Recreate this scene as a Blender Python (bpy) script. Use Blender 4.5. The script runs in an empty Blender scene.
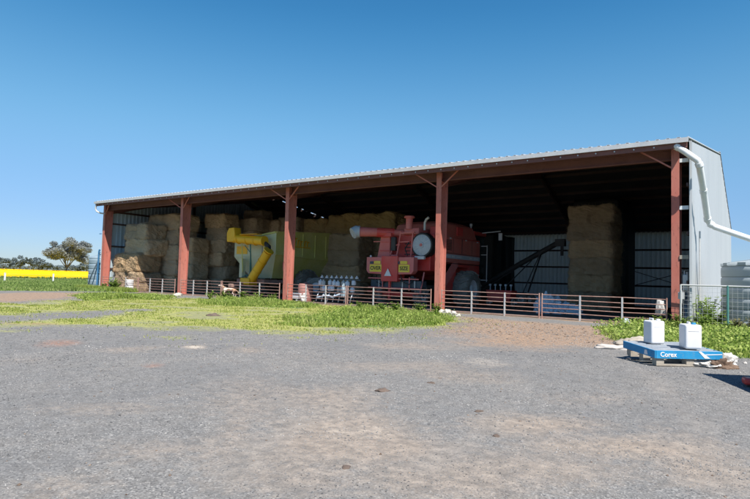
import bpy, bmesh, math, random
import numpy as np
from mathutils import Vector, Matrix, noise
R = math.radians
random.seed(7); RNG = np.random.default_rng(11)
scene = bpy.context.scene
COL = scene.collection

# ------------------------------------------------------------------ camera
CAM = Vector((2.980, -23.614, 1.40)); FPX = 558.05
cd = bpy.data.cameras.new('camera'); cam = bpy.data.objects.new('camera', cd); COL.objects.link(cam)
CM = Matrix(((0.8134947, 0.0069747, 0.5815305), (0.5807744, -0.0621028, -0.8116923), (0.0304534, 0.9980454, -0.0545710)))
cam.matrix_world = Matrix.Translation(CAM) @ CM.to_4x4()
cd.sensor_width = 36; cd.lens = FPX/750*36; cd.clip_start = .05; cd.clip_end = 20000
scene.camera = cam

# ------------------------------------------------------------------ sky and sun
SUN = Vector((0.58, -0.37, 1.0)).normalized()
el = math.asin(SUN.z)
w = bpy.data.worlds.new('World'); scene.world = w; w.use_nodes = True
nt = w.node_tree; nt.nodes.clear()
sky = nt.nodes.new('ShaderNodeTexSky'); sky.sky_type = 'NISHITA'; sky.sun_disc = False
sky.sun_elevation = el; sky.sun_rotation = math.atan2(SUN.x, SUN.y)
sky.air_density = 1.1; sky.dust_density = 0.1; sky.ozone_density = 3.0; sky.altitude = 200
bg = nt.nodes.new('ShaderNodeBackground'); bg.inputs['Strength'].default_value = 0.11
wo = nt.nodes.new('ShaderNodeOutputWorld')
tc_ = nt.nodes.new('ShaderNodeTexCoord'); sx_ = nt.nodes.new('ShaderNodeSeparateXYZ'); nt.links.new(tc_.outputs['Generated'], sx_.inputs[0])
cr_ = nt.nodes.new('ShaderNodeValToRGB'); nt.links.new(sx_.outputs['Z'], cr_.inputs[0])   # deep clear spring sky: bluer overhead, clean pale horizon
SKYC = [(0,(.27,.36,.56)),(.12,(.34,.41,.555)),(.26,(.50,.70,.69)),(.44,(.15,.56,.70)),(.72,(.10,.30,.48))]
while len(cr_.color_ramp.elements) < len(SKYC): cr_.color_ramp.elements.new(.5)
cr_.color_ramp.interpolation = 'B_SPLINE'
for e_, (p_, c_) in zip(cr_.color_ramp.elements, SKYC): e_.position = p_; e_.color = (*c_, 1)
ml_ = nt.nodes.new('ShaderNodeMix'); ml_.data_type = 'RGBA'; ml_.blend_type = 'MULTIPLY'; ml_.inputs[0].default_value = 1
nt.links.new(sky.outputs[0], ml_.inputs[6]); nt.links.new(cr_.outputs[0], ml_.inputs[7]); nt.links.new(ml_.outputs[2], bg.inputs[0]); nt.links.new(bg.outputs[0], wo.inputs[0])
sd = bpy.data.lights.new('sun', 'SUN'); sd.energy = 4.2; sd.angle = R(0.53); sd.color = (1, .955, .89)
so = bpy.data.objects.new('sun', sd); COL.objects.link(so); so.rotation_euler = SUN.to_track_quat('Z', 'Y').to_euler(); so.location = (20, -30, 40)
scene.view_settings.view_transform = 'Standard'; scene.view_settings.look = 'None'
scene.view_settings.exposure = 1.0; scene.view_settings.gamma = 1; scene.view_settings.use_curve_mapping = False
scene.cycles.max_bounces = 6; scene.cycles.diffuse_bounces = 4

# ------------------------------------------------------------------ helpers
def ray(px, py): return CM @ Vector(((px-375)/FPX, -(py-249.5)/FPX, -1))
def at(px, py, y=None, x=None, z=None):
    """world point seen at (px,py) lying on a plane y=, x= or z="""
    d = ray(px, py); ax, v = (1, y) if y is not None else ((0, x) if x is not None else (2, z))
    return CAM + d*((v-CAM[ax])/d[ax])
def gp(px, py): return at(px, py, z=0.)

class MB:
    def __init__(s): s.v = []; s.f = []; s.m = []; s.cur = 0
    def add(s, vs, fs):
        o = len(s.v); s.v += [tuple(p) for p in vs]; s.f += [tuple(i+o for i in f) for f in fs]; s.m += [s.cur]*len(fs); return s
    def box(s, a, b, rot=None, piv=None):
        x0, y0, z0 = a; x1, y1, z1 = b
        vs = [Vector(p) for p in ((x0,y0,z0),(x1,y0,z0),(x1,y1,z0),(x0,y1,z0),(x0,y0,z1),(x1,y0,z1),(x1,y1,z1),(x0,y1,z1))]
        if rot is not None:
            pv = Vector(piv) if piv else Vector(((x0+x1)/2,(y0+y1)/2,(z0+z1)/2)); vs = [pv+rot@(p-pv) for p in vs]
        return s.add(vs, [(0,3,2,1),(4,5,6,7),(0,1,5,4),(1,2,6,5),(2,3,7,6),(3,0,4,7)])
    def cbox(s, c, d, rot=None):
        return s.box((c[0]-d[0]/2,c[1]-d[1]/2,c[2]-d[2]/2),(c[0]+d[0]/2,c[1]+d[1]/2,c[2]+d[2]/2),rot)
    def beam(s, p, q, w, h, up=(0,0,1)):
        p, q = Vector(p), Vector(q); d = (q-p).normalized(); u = Vector(up)
        if abs(d.dot(u)) > .99: u = Vector((0,1,0))
        a = d.cross(u).normalized()*(w/2); b = a.cross(d).normalized()*(h/2)
        vs = [p-a-b,p+a-b,p+a+b,p-a+b,q-a-b,q+a-b,q+a+b,q-a+b]
        return s.add(vs, [(0,1,2,3),(7,6,5,4),(0,4,5,1),(1,5,6,2),(2,6,7,3),(3,7,4,0)])
    def tube(s, pts, r, n=8, cap=True):
        pts = [Vector(p) for p in pts]; rs = r if hasattr(r, '__len__') else [r]*len(pts)
        o = len(s.v); prev = None
        for i, p in enumerate(pts):
            d = (pts[min(i+1,len(pts)-1)]-pts[max(i-1,0)]).normalized()
            if prev is None: a = d.orthogonal().normalized()
            else: a = (prev - d*prev.dot(d)).normalized()
            prev = a; b = d.cross(a)
            for k in range(n):
                t = 2*math.pi*k/n; s.v.append(tuple(p+(a*math.cos(t)+b*math.sin(t))*rs[i]))
        for i in range(len(pts)-1):
            for k in range(n):
                s.f.append((o+i*n+k, o+i*n+(k+1)%n, o+(i+1)*n+(k+1)%n, o+(i+1)*n+k)); s.m.append(s.cur)
        if cap:
            s.f.append(tuple(o+k for k in reversed(range(n)))); s.m.append(s.cur)
            s.f.append(tuple(o+(len(pts)-1)*n+k for k in range(n))); s.m.append(s.cur)
        return s
    def lathe(s, c, prof, n=24, axis=(0,0,1), cap=True):
        """prof = list of (radius, height along axis)"""
        c = Vector(c); ax = Vector(axis).normalized(); a = ax.orthogonal().normalized(); b = ax.cross(a); o = len(s.v)
        for r, h in prof:
            for k in range(n):
                t = 2*math.pi*k/n; s.v.append(tuple(c+ax*h+(a*math.cos(t)+b*math.sin(t))*r))
        for i in range(len(prof)-1):
            for k in range(n):
                s.f.append((o+i*n+k, o+i*n+(k+1)%n, o+(i+1)*n+(k+1)%n, o+(i+1)*n+k)); s.m.append(s.cur)
        if cap and prof[0][0] > 1e-4: s.f.append(tuple(o+k for k in reversed(range(n)))); s.m.append(s.cur)
        if cap and prof[-1][0] > 1e-4: s.f.append(tuple(o+(len(prof)-1)*n+k for k in range(n))); s.m.append(s.cur)
        return s
    def prism(s, poly, vec):
        """polygon (3D points) extruded along vec"""
        n = len(poly); vec = Vector(vec); vs = [Vector(p) for p in poly]; vs += [p+vec for p in vs]
        return s.add(vs, [tuple(reversed(range(n))), tuple(range(n,2*n))]+[(i,(i+1)%n,n+(i+1)%n,n+i) for i in range(n)])
    def build(s, name, mat, parent=None, smooth=False, bevel=0, angle=40):
        used = sorted({i for f in s.f for i in f}); mp_ = {a: b for b, a in enumerate(used)}
        me = bpy.data.meshes.new(name); me.from_pydata([s.v[i] for i in used], [], [tuple(mp_[i] for i in f) for f in s.f])
        mats = mat if isinstance(mat, (list, tuple)) else [mat]
        for m in mats: me.materials.append(m)
        if len(mats) > 1: me.polygons.foreach_set('material_index', s.m)
        bm = bmesh.new(); bm.from_mesh(me); bmesh.ops.recalc_face_normals(bm, faces=bm.faces); bm.to_mesh(me); bm.free()
        if smooth:
            me.polygons.foreach_set('use_smooth', [True]*len(me.polygons)); me.set_sharp_from_angle(angle=R(angle))
        o = bpy.data.objects.new(name, me); COL.objects.link(o)
        if parent is not None:
            o.parent = parent; o.matrix_parent_inverse = Matrix.Translation(-parent.matrix_basis.translation) if parent.type == 'EMPTY' else Matrix()
        if bevel:
            b = o.modifiers.new('bevel','BEVEL'); b.width = bevel; b.segments = 2; b.limit_method = 'ANGLE'
        return o

def tag(o, label=None, cat=None, group=None, kind=None):
    if label: o['label'] = label
    if cat: o['category'] = cat
    if group: o['group'] = group
    if kind: o['kind'] = kind
    return o
def empty(name, loc=(0,0,0), **k):
    o = bpy.data.objects.new(name, None); COL.objects.link(o); o.location = loc; o.empty_display_size = .3
    return tag(o, **k)
def copy_tree(o, parent=None):
    c = o.copy(); COL.objects.link(c)
    if parent is not None: c.parent = parent
    for ch in list(o.children): copy_tree(ch, c)
    return c
def text_mesh(name, body, size, mat, parent, M, extrude=.004, squeeze=1):
    cu = bpy.data.curves.new(name, 'FONT'); cu.body = body; cu.size = size; cu.extrude = extrude; cu.align_x = 'CENTER'; cu.align_y = 'CENTER'; cu.offset = size*.018
    t = bpy.data.objects.new(name, cu); me = bpy.data.meshes.new_from_object(t); bpy.data.objects.remove(t)
    me.transform(M @ Matrix.Diagonal((squeeze,1,1,1))); me.materials.clear(); me.materials.append(mat); me.name = name
    o = bpy.data.objects.new(name, me); COL.objects.link(o)
    if parent is not None:
        o.parent = parent
        if parent.type == 'EMPTY': o.matrix_parent_inverse = Matrix.Translation(-parent.matrix_basis.translation)
    return o

# ------------------------------------------------------------------ materials
def newmat(name):
    m = bpy.data.materials.new(name); m.use_nodes = True; n = m.node_tree; b = n.nodes['Principled BSDF']; return m, n, b
def N(nt, t, **k):
    n = nt.nodes.new(t)
    for a, v in k.items():
        if a in n.inputs: n.inputs[a].default_value = v
        else: setattr(n, a, v)
    return n
def ramp(nt, fac, stops, interp='LINEAR'):
    r = nt.nodes.new('ShaderNodeValToRGB'); r.color_ramp.interpolation = interp
    while len(r.color_ramp.elements) < len(stops): r.color_ramp.elements.new(.5)
    for e, (p, c) in zip(r.color_ramp.elements, stops): e.position = p; e.color = (*c, 1) if len(c) == 3 else c
    nt.links.new(fac, r.inputs[0]); return r
def mix(nt, fac, a, b, blend='MIX'):
    m = nt.nodes.new('ShaderNodeMix'); m.data_type = 'RGBA'; m.blend_type = blend
    for i, v in ((0, fac), (6, a), (7, b)):
        if hasattr(v, 'links') or hasattr(v, 'is_output'): nt.links.new(v, m.inputs[i])
        else: m.inputs[i].default_value = v if i == 0 else ((*v, 1) if len(v) == 3 else v)
    return m.outputs[2]
def coords(nt, scale=(1,1,1), src='Object'):
    tc = nt.nodes.new('ShaderNodeTexCoord'); mp = nt.nodes.new('ShaderNodeMapping'); mp.inputs['Scale'].default_value = scale
    nt.links.new(tc.outputs[src], mp.inputs[0]); return mp.outputs[0]
def nz(nt, vec, scale, detail=4, rough=.6, dist=0):
    n = nt.nodes.new('ShaderNodeTexNoise'); n.inputs['Scale'].default_value = scale; n.inputs['Detail'].default_value = detail
    n.inputs['Roughness'].default_value = rough; n.inputs['Distortion'].default_value = dist
    nt.links.new(vec, n.inputs['Vector']); return n.outputs[0]
def bump(nt, b, h, strength=.3, dist=.02):
    bp = nt.nodes.new('ShaderNodeBump'); bp.inputs['Strength'].default_value = strength; bp.inputs['Distance'].default_value = dist
    nt.links.new(h, bp.inputs['Height']); nt.links.new(bp.outputs[0], b.inputs['Normal'])

def weathered(name, base, worn, dirt=None, scale=1.2, amt=.5, rough=.6, metal=0, bmp=.1, stretch=(1,1,1), fine=18):
    """paint or metal with broad fading, streaks and small flecks of wear"""
    m, t, b = newmat(name); v = coords(t, stretch)
    big = nz(t, v, scale, 5, .65); f = ramp(t, big, [(.35,(0,0,0)),(.35+.35,(1,1,1))]).outputs[0]
    c = mix(t, f, base, worn)
    fl = nz(t, v, fine, 4, .7); ff = ramp(t, fl, [(.56,(0,0,0)),(.68,(amt,)*3)]).outputs[0]
    c = mix(t, ff, c, dirt or tuple(x*.5 for x in base))
    t.links.new(c, b.inputs['Base Color']); b.inputs['Roughness'].default_value = rough; b.inputs['Metallic'].default_value = metal
    if bmp: bump(t, b, fl, bmp, .01)
    return m
M = {}
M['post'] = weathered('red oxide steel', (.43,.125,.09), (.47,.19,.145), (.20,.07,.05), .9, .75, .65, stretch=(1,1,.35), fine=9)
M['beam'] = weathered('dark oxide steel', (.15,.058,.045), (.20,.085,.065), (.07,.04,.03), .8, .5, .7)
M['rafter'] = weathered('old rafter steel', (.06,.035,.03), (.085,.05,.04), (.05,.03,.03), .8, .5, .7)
M['zinc'] = weathered('weathered zinc sheet', (.42,.44,.46), (.50,.51,.52), (.30,.29,.27), .35, .25, .5, .25, .05, stretch=(1,1,.2), fine=5)
M['wallpale'] = weathered('pale sheet wall', (.40,.42,.43), (.46,.475,.48), (.34,.34,.33), .3, .2, .55, .0, .03, stretch=(1,1,.15), fine=4)
M['zinc_in'] = weathered('dull inner sheet', (.34,.42,.46), (.42,.50,.54), (.22,.25,.26), .35, .4, .6, 0, .05, stretch=(1,1,.25), fine=4)
M['roof_in'] = weathered('shade dark roof underside', (.035,.036,.042), (.055,.055,.06), (.02,.02,.02), .3, .4, .8, 0, 0)  # near black, so the colour itself holds the shade under the roof
M['galv'] = weathered('galvanised pipe', (.50,.50,.50), (.60,.59,.56), (.30,.25,.2), 2, .3, .5, .3)
M['railred'] = weathered('rusty red rail', (.27,.13,.10), (.40,.27,.22), (.5,.46,.42), 3, .3, .7)
M['raildark'] = weathered('brown rail', (.20,.11,.09), (.30,.19,.16), (.4,.36,.33), 3, .3, .7)
M['pvc'] = weathered('white pvc pipe', (.74,.75,.75), (.66,.67,.66), (.45,.43,.38), 1.5, .25, .4, bmp=.02)
M['dark'] = weathered('dark steel', (.025,.025,.028), (.05,.048,.045), (.09,.06,.05), 2, .4, .6)
M['hdred'] = weathered('faded red paint', (.62,.042,.036), (.60,.11,.09), (.26,.06,.05), .8, .4, .5)
M['hdpink'] = weathered('sun bleached red paint', (.64,.135,.12), (.62,.22,.20), (.28,.08,.07), .9, .4, .6)
M['tankpink'] = weathered('dusty grain tank', (.56,.12,.09), (.55,.19,.15), (.24,.09,.07), .6, .5, .7)
M['yellow'] = weathered('machine yellow', (.88,.45,.008), (.90,.54,.03), (.45,.26,.05), 1.2, .4, .45)
M['bingreen'] = weathered('lit dusty olive paint', (.56,.58,.36), (.66,.66,.46), (.34,.30,.17), .7, .5, .6)  # cart end paler than its sides, sky light put into the paint
M['binside'] = weathered('dusty olive paint', (.60,.58,.15), (.68,.64,.26), (.30,.25,.09), .7, .5, .6)
M['tankblue'] = weathered('pale blue poly', (.21,.27,.31), (.25,.31,.35), (.16,.2,.23), .6, .3, .5, bmp=.02)
M['tankgrey'] = weathered('grey green poly', (.27,.31,.33), (.31,.345,.365), (.2,.22,.22), .5, .3, .5, bmp=.02)
M['white'] = weathered('white plastic', (.70,.70,.71), (.66,.66,.67), (.5,.48,.45), 3, .2, .4, bmp=.02)
M['chep'] = weathered('blue painted timber', (.006,.20,.42), (.02,.26,.48), (.18,.25,.30), 4, .5, .6, fine=25)
M['boards'] = weathered('grey blue worn boards', (.22,.26,.31), (.36,.38,.40), (.08,.10,.14), 5, .6, .8, fine=20)
M['timber'] = weathered('old grey timber', (.30,.26,.21), (.40,.36,.30), (.12,.10,.08), 4, .5, .8, fine=20)
M['tyre'] = weathered('dusty tyre rubber', (.13,.125,.115), (.26,.24,.21), (.32,.29,.24), 2, .4, .85)
M['rim'] = weathered('grey rim', (.60,.61,.63), (.66,.66,.66), (.3,.25,.22), 3, .4, .5)
M['signyellow'] = weathered('yellow sign sheet', (.80,.58,.03), (.78,.60,.10), (.4,.3,.1), 3, .3, .4, bmp=0)
M['black'] = weathered('black paint', (.012,.012,.012), (.02,.02,.02), (.04,.04,.04), 3, .3, .5, bmp=0)
M['blueblack'] = weathered('blue black steel', (.03,.055,.075), (.06,.085,.10), (.1,.08,.07), 2, .4, .5)
M['stripe'] = weathered('grey blue stripe', (.42,.48,.55), (.5,.53,.56), (.3,.15,.15), 2, .4, .5, bmp=0)
M['plasticblue'] = weathered('crumpled blue sheet', (.42,.52,.62), (.60,.66,.72), (.15,.28,.45), 3, .6, .4)
M['wrap'] = weathered('dirty white wrap', (.42,.40,.37), (.55,.53,.50), (.24,.20,.16), 3, .5, .5)
M['rock'] = weathered('pale rock', (.44,.40,.36), (.52,.48,.43), (.28,.24,.2), 3, .5, .85, bmp=.4)
M['steelblue'] = weathered('blue steel sheet', (.03,.13,.27), (.06,.19,.34), (.1,.1,.1), 1.5, .4, .5)
M['glass'] = weathered('dark cab glass', (.02,.03,.035), (.03,.04,.045), (.05,.05,.05), 1, .2, .1, bmp=0)
M['teal'] = weathered('teal hydraulic line', (.05,.19,.17), (.09,.24,.21), (.1,.1,.1), 4, .3, .5)
M['implred'] = weathered('bright red paint', (.55,.03,.025), (.5,.07,.05), (.25,.05,.05), 2, .4, .4)

def hay_mat(name, a, b_, c):
    m, t, b = newmat(name); v = coords(t, (1,1,1)); v2 = coords(t, (2.2, 9, 14))
    n1 = nz(t, v2, 10, 6, .8, .8); n2 = nz(t, v, 1.3, 4, .6)
    oi = t.nodes.new('ShaderNodeObjectInfo')
    col = ramp(t, n1, [(.33, c), (.48, a), (.64, b_)]).outputs[0]
    col = mix(t, ramp(t, n2, [(.35,(0,0,0)),(.7,(.55,)*3)]).outputs[0], col, tuple(x*.62 for x in a))
    rv = ramp(t, oi.outputs['Random'], [(0,(.72,.72,.75)),(.5,(.95,.94,.92)),(1,(1.12,1.05,.95))]).outputs[0]
    col = mix(t, 1., col, rv, 'MULTIPLY')
    t.links.new(col, b.inputs['Base Color']); b.inputs['Roughness'].default_value = .9
    bump(t, b, n1, .9, .06); return m
M['hay'] = hay_mat('weathered hay', (.66,.49,.31), (.80,.65,.46), (.20,.135,.08))
M['haygold'] = hay_mat('golden hay', (.62,.43,.19), (.74,.55,.28), (.26,.16,.07))
M['haylit'] = hay_mat('bright straw', (.46,.33,.20), (.62,.47,.31), (.16,.10,.055))
M['shadeblack'] = weathered('black shade block', (.006,.006,.007), (.012,.012,.012), (.02,.018,.015), 1, .2, .6, bmp=0)  # black of the added blocks that stand in for interior shade
M['twine'] = weathered('twine', (.35,.30,.2), (.4,.35,.25), None, 3, .3, .8, bmp=0)

m, t, b = newmat('light passing wall sheet'); v = coords(t, (1,1,.25)); n1 = nz(t, v, .4, 4, .6); n2 = nz(t, v, 5, 4, .7)
c = mix(t, ramp(t, n2, [(.5,(0,0,0)),(.7,(.5,)*3)]).outputs[0], ramp(t, n1, [(.35,(.46,.51,.52)),(.65,(.58,.61,.60))]).outputs[0], (.34,.36,.36))
t.links.new(c, b.inputs['Base Color']); b.inputs['Roughness'].default_value = .6
tr_ = t.nodes.new('ShaderNodeBsdfTranslucent'); t.links.new(c, tr_.inputs[0]); ms = t.nodes.new('ShaderNodeMixShader'); ms.inputs[0].default_value = .11
t.links.new(b.outputs[0], ms.inputs[1]); t.links.new(tr_.outputs[0], ms.inputs[2]); t.links.new(ms.outputs[0], t.nodes['Material Output'].inputs[0]); M['fibre'] = m
# ------------------------------------------------------------------ ground sheet with painted-in region masks (world positions)
def segs(a, b, st): return list(np.arange(a, b, st))
gx = segs(-4000,-1000,600)+segs(-1000,-200,120)+segs(-200,-60,10)+segs(-60,-42,1)+segs(-42,12,.16)+segs(12,30,1.5)+segs(30,200,17)+segs(200,1000,160)+segs(1000,4001,600)
gy = segs(-4000,-1000,600)+segs(-1000,-100,120)+segs(-100,-30,7)+segs(-30,-24,.6)+segs(-24,5,.14)+segs(5,40,1.4)+segs(40,200,12)+segs(200,1000,120)+segs(1000,4001,600)
gx, gy = np.array(gx), np.array(gy)
X, Y = np.meshgrid(gx, gy); nxg, nyg = len(gx), len(gy)
X = X.ravel(); Y = Y.ravel()
def vnoise(x, y, s, seed=0):
    """value noise, numpy"""
    x = x/s+seed*17.3; y = y/s-seed*9.1; xi = np.floor(x); yi = np.floor(y); fx = x-xi; fy = y-yi
    fx = fx*fx*(3-2*fx); fy = fy*fy*(3-2*fy)
    def h(a, b):
        q = np.sin(a*127.1+b*311.7+seed*74.7)*43758.5453; return q-np.floor(q)
    return (h(xi,yi)*(1-fx)+h(xi+1,yi)*fx)*(1-fy)+(h(xi,yi+1)*(1-fx)+h(xi+1,yi+1)*fx)*fy
def fbm(x, y, s, seed=0, o=4):
    r = 0; a = .5; tot = 0
    for k in range(o): r = r+a*vnoise(x, y, s/2**k, seed+k); tot += a; a *= .55
    return r/tot
def sdf(x, y, poly):
    """signed distance, positive inside"""
    P = np.array([(p[0], p[1]) for p in poly]); n = len(P); d = np.full(x.shape, 1e9); ins = np.zeros(x.shape, bool)
    for i in range(n):
        a, b = P[i], P[(i+1)%n]; e = b-a; wx = x-a[0]; wy = y-a[1]
        t = np.clip((wx*e[0]+wy*e[1])/(e@e+1e-9), 0, 1); d = np.minimum(d, (wx-e[0]*t)**2+(wy-e[1]*t)**2)
        c = ((a[1] <= y) & (b[1] > y)) | ((b[1] <= y) & (a[1] > y))
        xx = a[0]+(y-a[1])/(b[1]-a[1]+1e-12)*e[0]; ins ^= c & (x < xx)
    d = np.sqrt(d); return np.where(ins, d, -d)
def poly_px(*pts): return [gp(*p)[:2] for p in pts]
def soft(d, w): return np.clip(.5+d/(2*w), 0, 1)
OLIVE = poly_px((-30,304),(0,303),(90,299),(150,298),(186,298),(290,302),(345,306),(437,313),(452,317),(460,321),(432,329),(385,332),(330,333),(300,335),(240,331),(200,335),(140,328),(60,325),(-30,329))
TONGUE = poly_px((-40,316),(30,313.5),(90,311),(140,308.5),(165,309.5),(125,313),(80,317.5),(30,321.5),(-40,325))
TRACK = poly_px((-30,293),(40,292.5),(100,292.5),(115,295),(90,297),(60,299),(30,302),(-30,304.5))
GREEN1 = poly_px((75,297),(90,294),(115,293.5),(150,294.5),(168,296.5),(176,298),(160,299.5),(120,299),(90,300))
GREEN2 = poly_px((200,302),(220,299.5),(255,299.5),(290,303),(318,307),(300,309),(260,307),(210,305.5))
GREEN3 = poly_px((330,313),(352,308),(395,311),(437,314.5),(452,318),(440,325),(395,329),(335,328),(280,325),(300,318))
GREEN4 = [(-1.55,-3.6),(-1.0,-1.6),(-.45,-.1),(.6,.2),(1.2,.6),(5,1),(9,-2),(9,-9),(4.5,-9.0),(3.4,-9.4),(2.3,-9.4),(1.2,-8.8),(.2,-8.3),(-.9,-6.2)]
FIELD = [(-4000,-3.5),(-70,-6.0),(-47,-7.2),(-38,-5.4),(-36.2,-3.8),(-35.6,-1.2),(-40.9,-.8),(-41,40),(12,40),(14,2),(4000,2),(4000,4000),(-4000,4000)]
FIELD[1:4] = [gp(-200,289.5)[:2], gp(0,291)[:2], gp(85,291.2)[:2]]
SAND = poly_px((436,315.5),(470,317.5),(541,323),(626,328.5),(640,333),(636,345),(600,347),(560,349),(500,344),(460,337),(420,333),(438,327),(458,321))
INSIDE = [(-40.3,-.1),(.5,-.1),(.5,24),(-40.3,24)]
APRON = [(-40.3,-.9),(.3,-.9),(.3,.9),(-40.3,.9)]
wob = (fbm(X,Y,2.2,3)-.5)+.8*(fbm(X,Y,.7,51)-.5)
m_olive = soft(sdf(X,Y,OLIVE)+wob*2.6, 1.1)*(1-.9*soft(sdf(X,Y,TONGUE)+wob*1.6,.6))
m_olive *= np.clip((fbm(X,Y,1.3,20)-.33)*5,0,1)*.45+.55
m_green = np.maximum.reduce([soft(sdf(X,Y,g)+wob*1.0,.3) for g in (GREEN1,GREEN2,GREEN3,GREEN4)])
m_field = soft(sdf(X,Y,FIELD)+wob*1.5,.5)
m_green = np.maximum(m_green, m_field)
m_track = soft(sdf(X,Y,TRACK)+wob*2.0,1.0)
m_sand = np.maximum(soft(sdf(X,Y,SAND)+wob*2.4,1.3), m_track*.9)
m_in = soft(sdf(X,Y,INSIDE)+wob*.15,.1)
m_ap = soft(sdf(X,Y,APRON)+wob*.4,.25)
# bare, clayey stretches in the gravel
def blob(cx, cy, rx, ry, rot, k=1):
    c, s_ = math.cos(rot), math.sin(rot); dx, dy = X-cx, Y-cy
    u = (dx*c+dy*s_)/rx; v = (-dx*s_+dy*c)/ry; return k*np.clip(1.15-np.sqrt(u*u+v*v)+wob*1.3, 0, 1)
def blob_px(px, py, wx, wy, k=1):
    a, b_, c_ = gp(px,py), gp(px+wx,py), gp(px,py+wy); e = (b_-a); return blob(a.x,a.y,(b_-a).length,max(.25,(c_-a).length),math.atan2(e.y,e.x),k)
m_clay = np.maximum.reduce([blob_px(330,440,110,60,.75), blob_px(250,400,60,40,.45), blob_px(430,480,120,40,.6), blob_px(645,448,100,16,1.), blob_px(540,425,90,12,.75), blob_px(120,350,40,5,.5),
      blob_px(235,430,25,45,.6), blob_px(700,440,50,20,.7), blob_px(455,375,60,12,.45), blob_px(195,347,12,2.5,1.), blob_px(380,365,120,9,.45), blob_px(100,410,90,9,.35), blob_px(330,395,90,25,.6), blob_px(150,450,70,14,.4), blob_px(600,400,60,8,.35), blob_px(560,470,120,20,.6), blob_px(700,470,60,25,.7), blob_px(400,345,70,5,.5), blob_px(300,355,80,18,.3), blob_px(30,360,60,6,.3), blob_px(60,490,60,20,.35), blob_px(250,350,25,5,.6)])
def rut(pts, w_, off):
    P = np.array([tuple(gp(*p)[:2]) for p in pts]); out = np.zeros_like(X)
    # smooth the path, then measure distance to it
    tt = np.linspace(0,1,len(P)); t2 = np.linspace(0,1,80); Q = np.stack([np.interp(t2,tt,P[:,0]),np.interp(t2,tt,P[:,1])],1)
    for _ in range(12): Q[1:-1] = (Q[:-2]+Q[1:-1]*2+Q[2:])/4
    T_ = np.gradient(Q,axis=0); T_ /= np.linalg.norm(T_,axis=1)[:,None]; Nn = np.stack([-T_[:,1],T_[:,0]],1)
    msk = (X>-32)&(X<8)&(Y>-24)&(Y<2); xx, yy = X[msk]+wob[msk]*.15, Y[msk]
    o_ = np.zeros(msk.sum())
    for s_ in (-1,1):
        L_ = Q+Nn*off*s_; d_ = np.full(len(xx),1e9)
        for q in L_: d_ = np.minimum(d_, (xx-q[0])**2+(yy-q[1])**2)
        o_ = np.maximum(o_, np.clip(1.25-np.sqrt(d_)/w_,0,1))
    out[msk] = o_; return out
m_rut = np.maximum.reduce([rut(((40,499),(170,430),(330,370),(470,345),(560,325)),.24,.95)*.8, rut(((560,499),(600,430),(590,375),(560,345),(540,325)),.22,.95), rut(((-20,372),(160,352),(380,343),(600,372),(780,420)),.22,.95)*.7])
m_rut *= np.clip(2.2*(fbm(X,Y,1.8,81)-.3),0,1)
m_red = np.maximum.reduce([blob_px(60,344,26,5,.8), blob_px(152,365,17,3.5,.8), blob_px(30,323.5,45,2.2,.9), blob_px(170,352,9,3,.6), blob_px(560,335,60,8,.35)])
m_pale = np.maximum.reduce([blob_px(195,347,11,2,1.), blob_px(480,362,30,8,.5), blob_px(350,430,50,10,.4)])
Z = (fbm(X,Y,1.4,5)-.5)*.05+(fbm(X,Y,6,6)-.5)*.10
near = np.exp(-((X+12)**2+(Y+8)**2)/40**2)
Z = Z*near + m_green*.02*near - (1-near)*.0
ins = (sdf(X,Y,INSIDE) > -.6); Z = np.where(ins, Z*.25, Z)
verts = np.stack([X,Y,Z],1)
idx = np.arange(nxg*nyg).reshape(nyg,nxg)
quads = np.stack([idx[:-1,:-1],idx[:-1,1:],idx[1:,1:],idx[1:,:-1]],-1).reshape(-1,4)
def mesh_np(name, verts, faces, mat, smooth=True):
    me = bpy.data.meshes.new(name); nf, k = faces.shape
    me.vertices.add(len(verts)); me.vertices.foreach_set('co', verts.astype(np.float32).ravel())
    me.loops.add(nf*k); me.loops.foreach_set('vertex_index', faces.astype(np.int32).ravel())
    me.polygons.add(nf); me.polygons.foreach_set('loop_start', (np.arange(nf)*k).astype(np.int32)); me.polygons.foreach_set('loop_total', np.full(nf,k,np.int32))
    me.update(calc_edges=True); me.validate(); me.materials.append(mat)
    if smooth: me.polygons.foreach_set('use_smooth', np.ones(nf,bool))
    o = bpy.data.objects.new(name, me); COL.objects.link(o); return o
gm, t, b = newmat('yard ground')
def attr(n):
    a = t.nodes.new('ShaderNodeAttribute'); a.attribute_name = n; return a.outputs['Fac']
v = coords(t)
n_f = nz(t, v, 26, 5, .75); n_m = nz(t, v, 3.2, 5, .65); n_b = nz(t, v, .45, 6, .68); n_c = nz(t, v, 9, 5, .7)
vor = t.nodes.new('ShaderNodeTexVoronoi'); vor.inputs['Scale'].default_value = 75; t.links.new(v, vor.inputs['Vector'])
vor2 = t.nodes.new('ShaderNodeTexVoronoi'); vor2.inputs['Scale'].default_value = 24; t.links.new(v, vor2.inputs['Vector'])
sep = t.nodes.new('ShaderNodeSeparateColor'); t.links.new(vor.outputs['Color'], sep.inputs[0])
grav = ramp(t, sep.outputs[0], [(0,(.07,.068,.066)),(.25,(.15,.148,.144)),(.6,(.195,.192,.186)),(.9,(.25,.243,.232)),(1,(.42,.40,.37))]).outputs[0]
grav = mix(t, ramp(t, n_m, [(.35,(0,0,0)),(.75,(.55,)*3)]).outputs[0], grav, (.215,.20,.18))
grav = mix(t, ramp(t, n_b, [(.38,(0,0,0)),(.68,(.6,)*3)]).outputs[0], grav, (.135,.137,.14))
clay = ramp(t, n_c, [(.28,(.20,.16,.125)),(.5,(.285,.235,.19)),(.75,(.36,.31,.26))]).outputs[0]
sand = ramp(t, n_c, [(.28,(.18,.115,.075)),(.5,(.30,.205,.14)),(.75,(.39,.295,.215))]).outputs[0]
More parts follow.
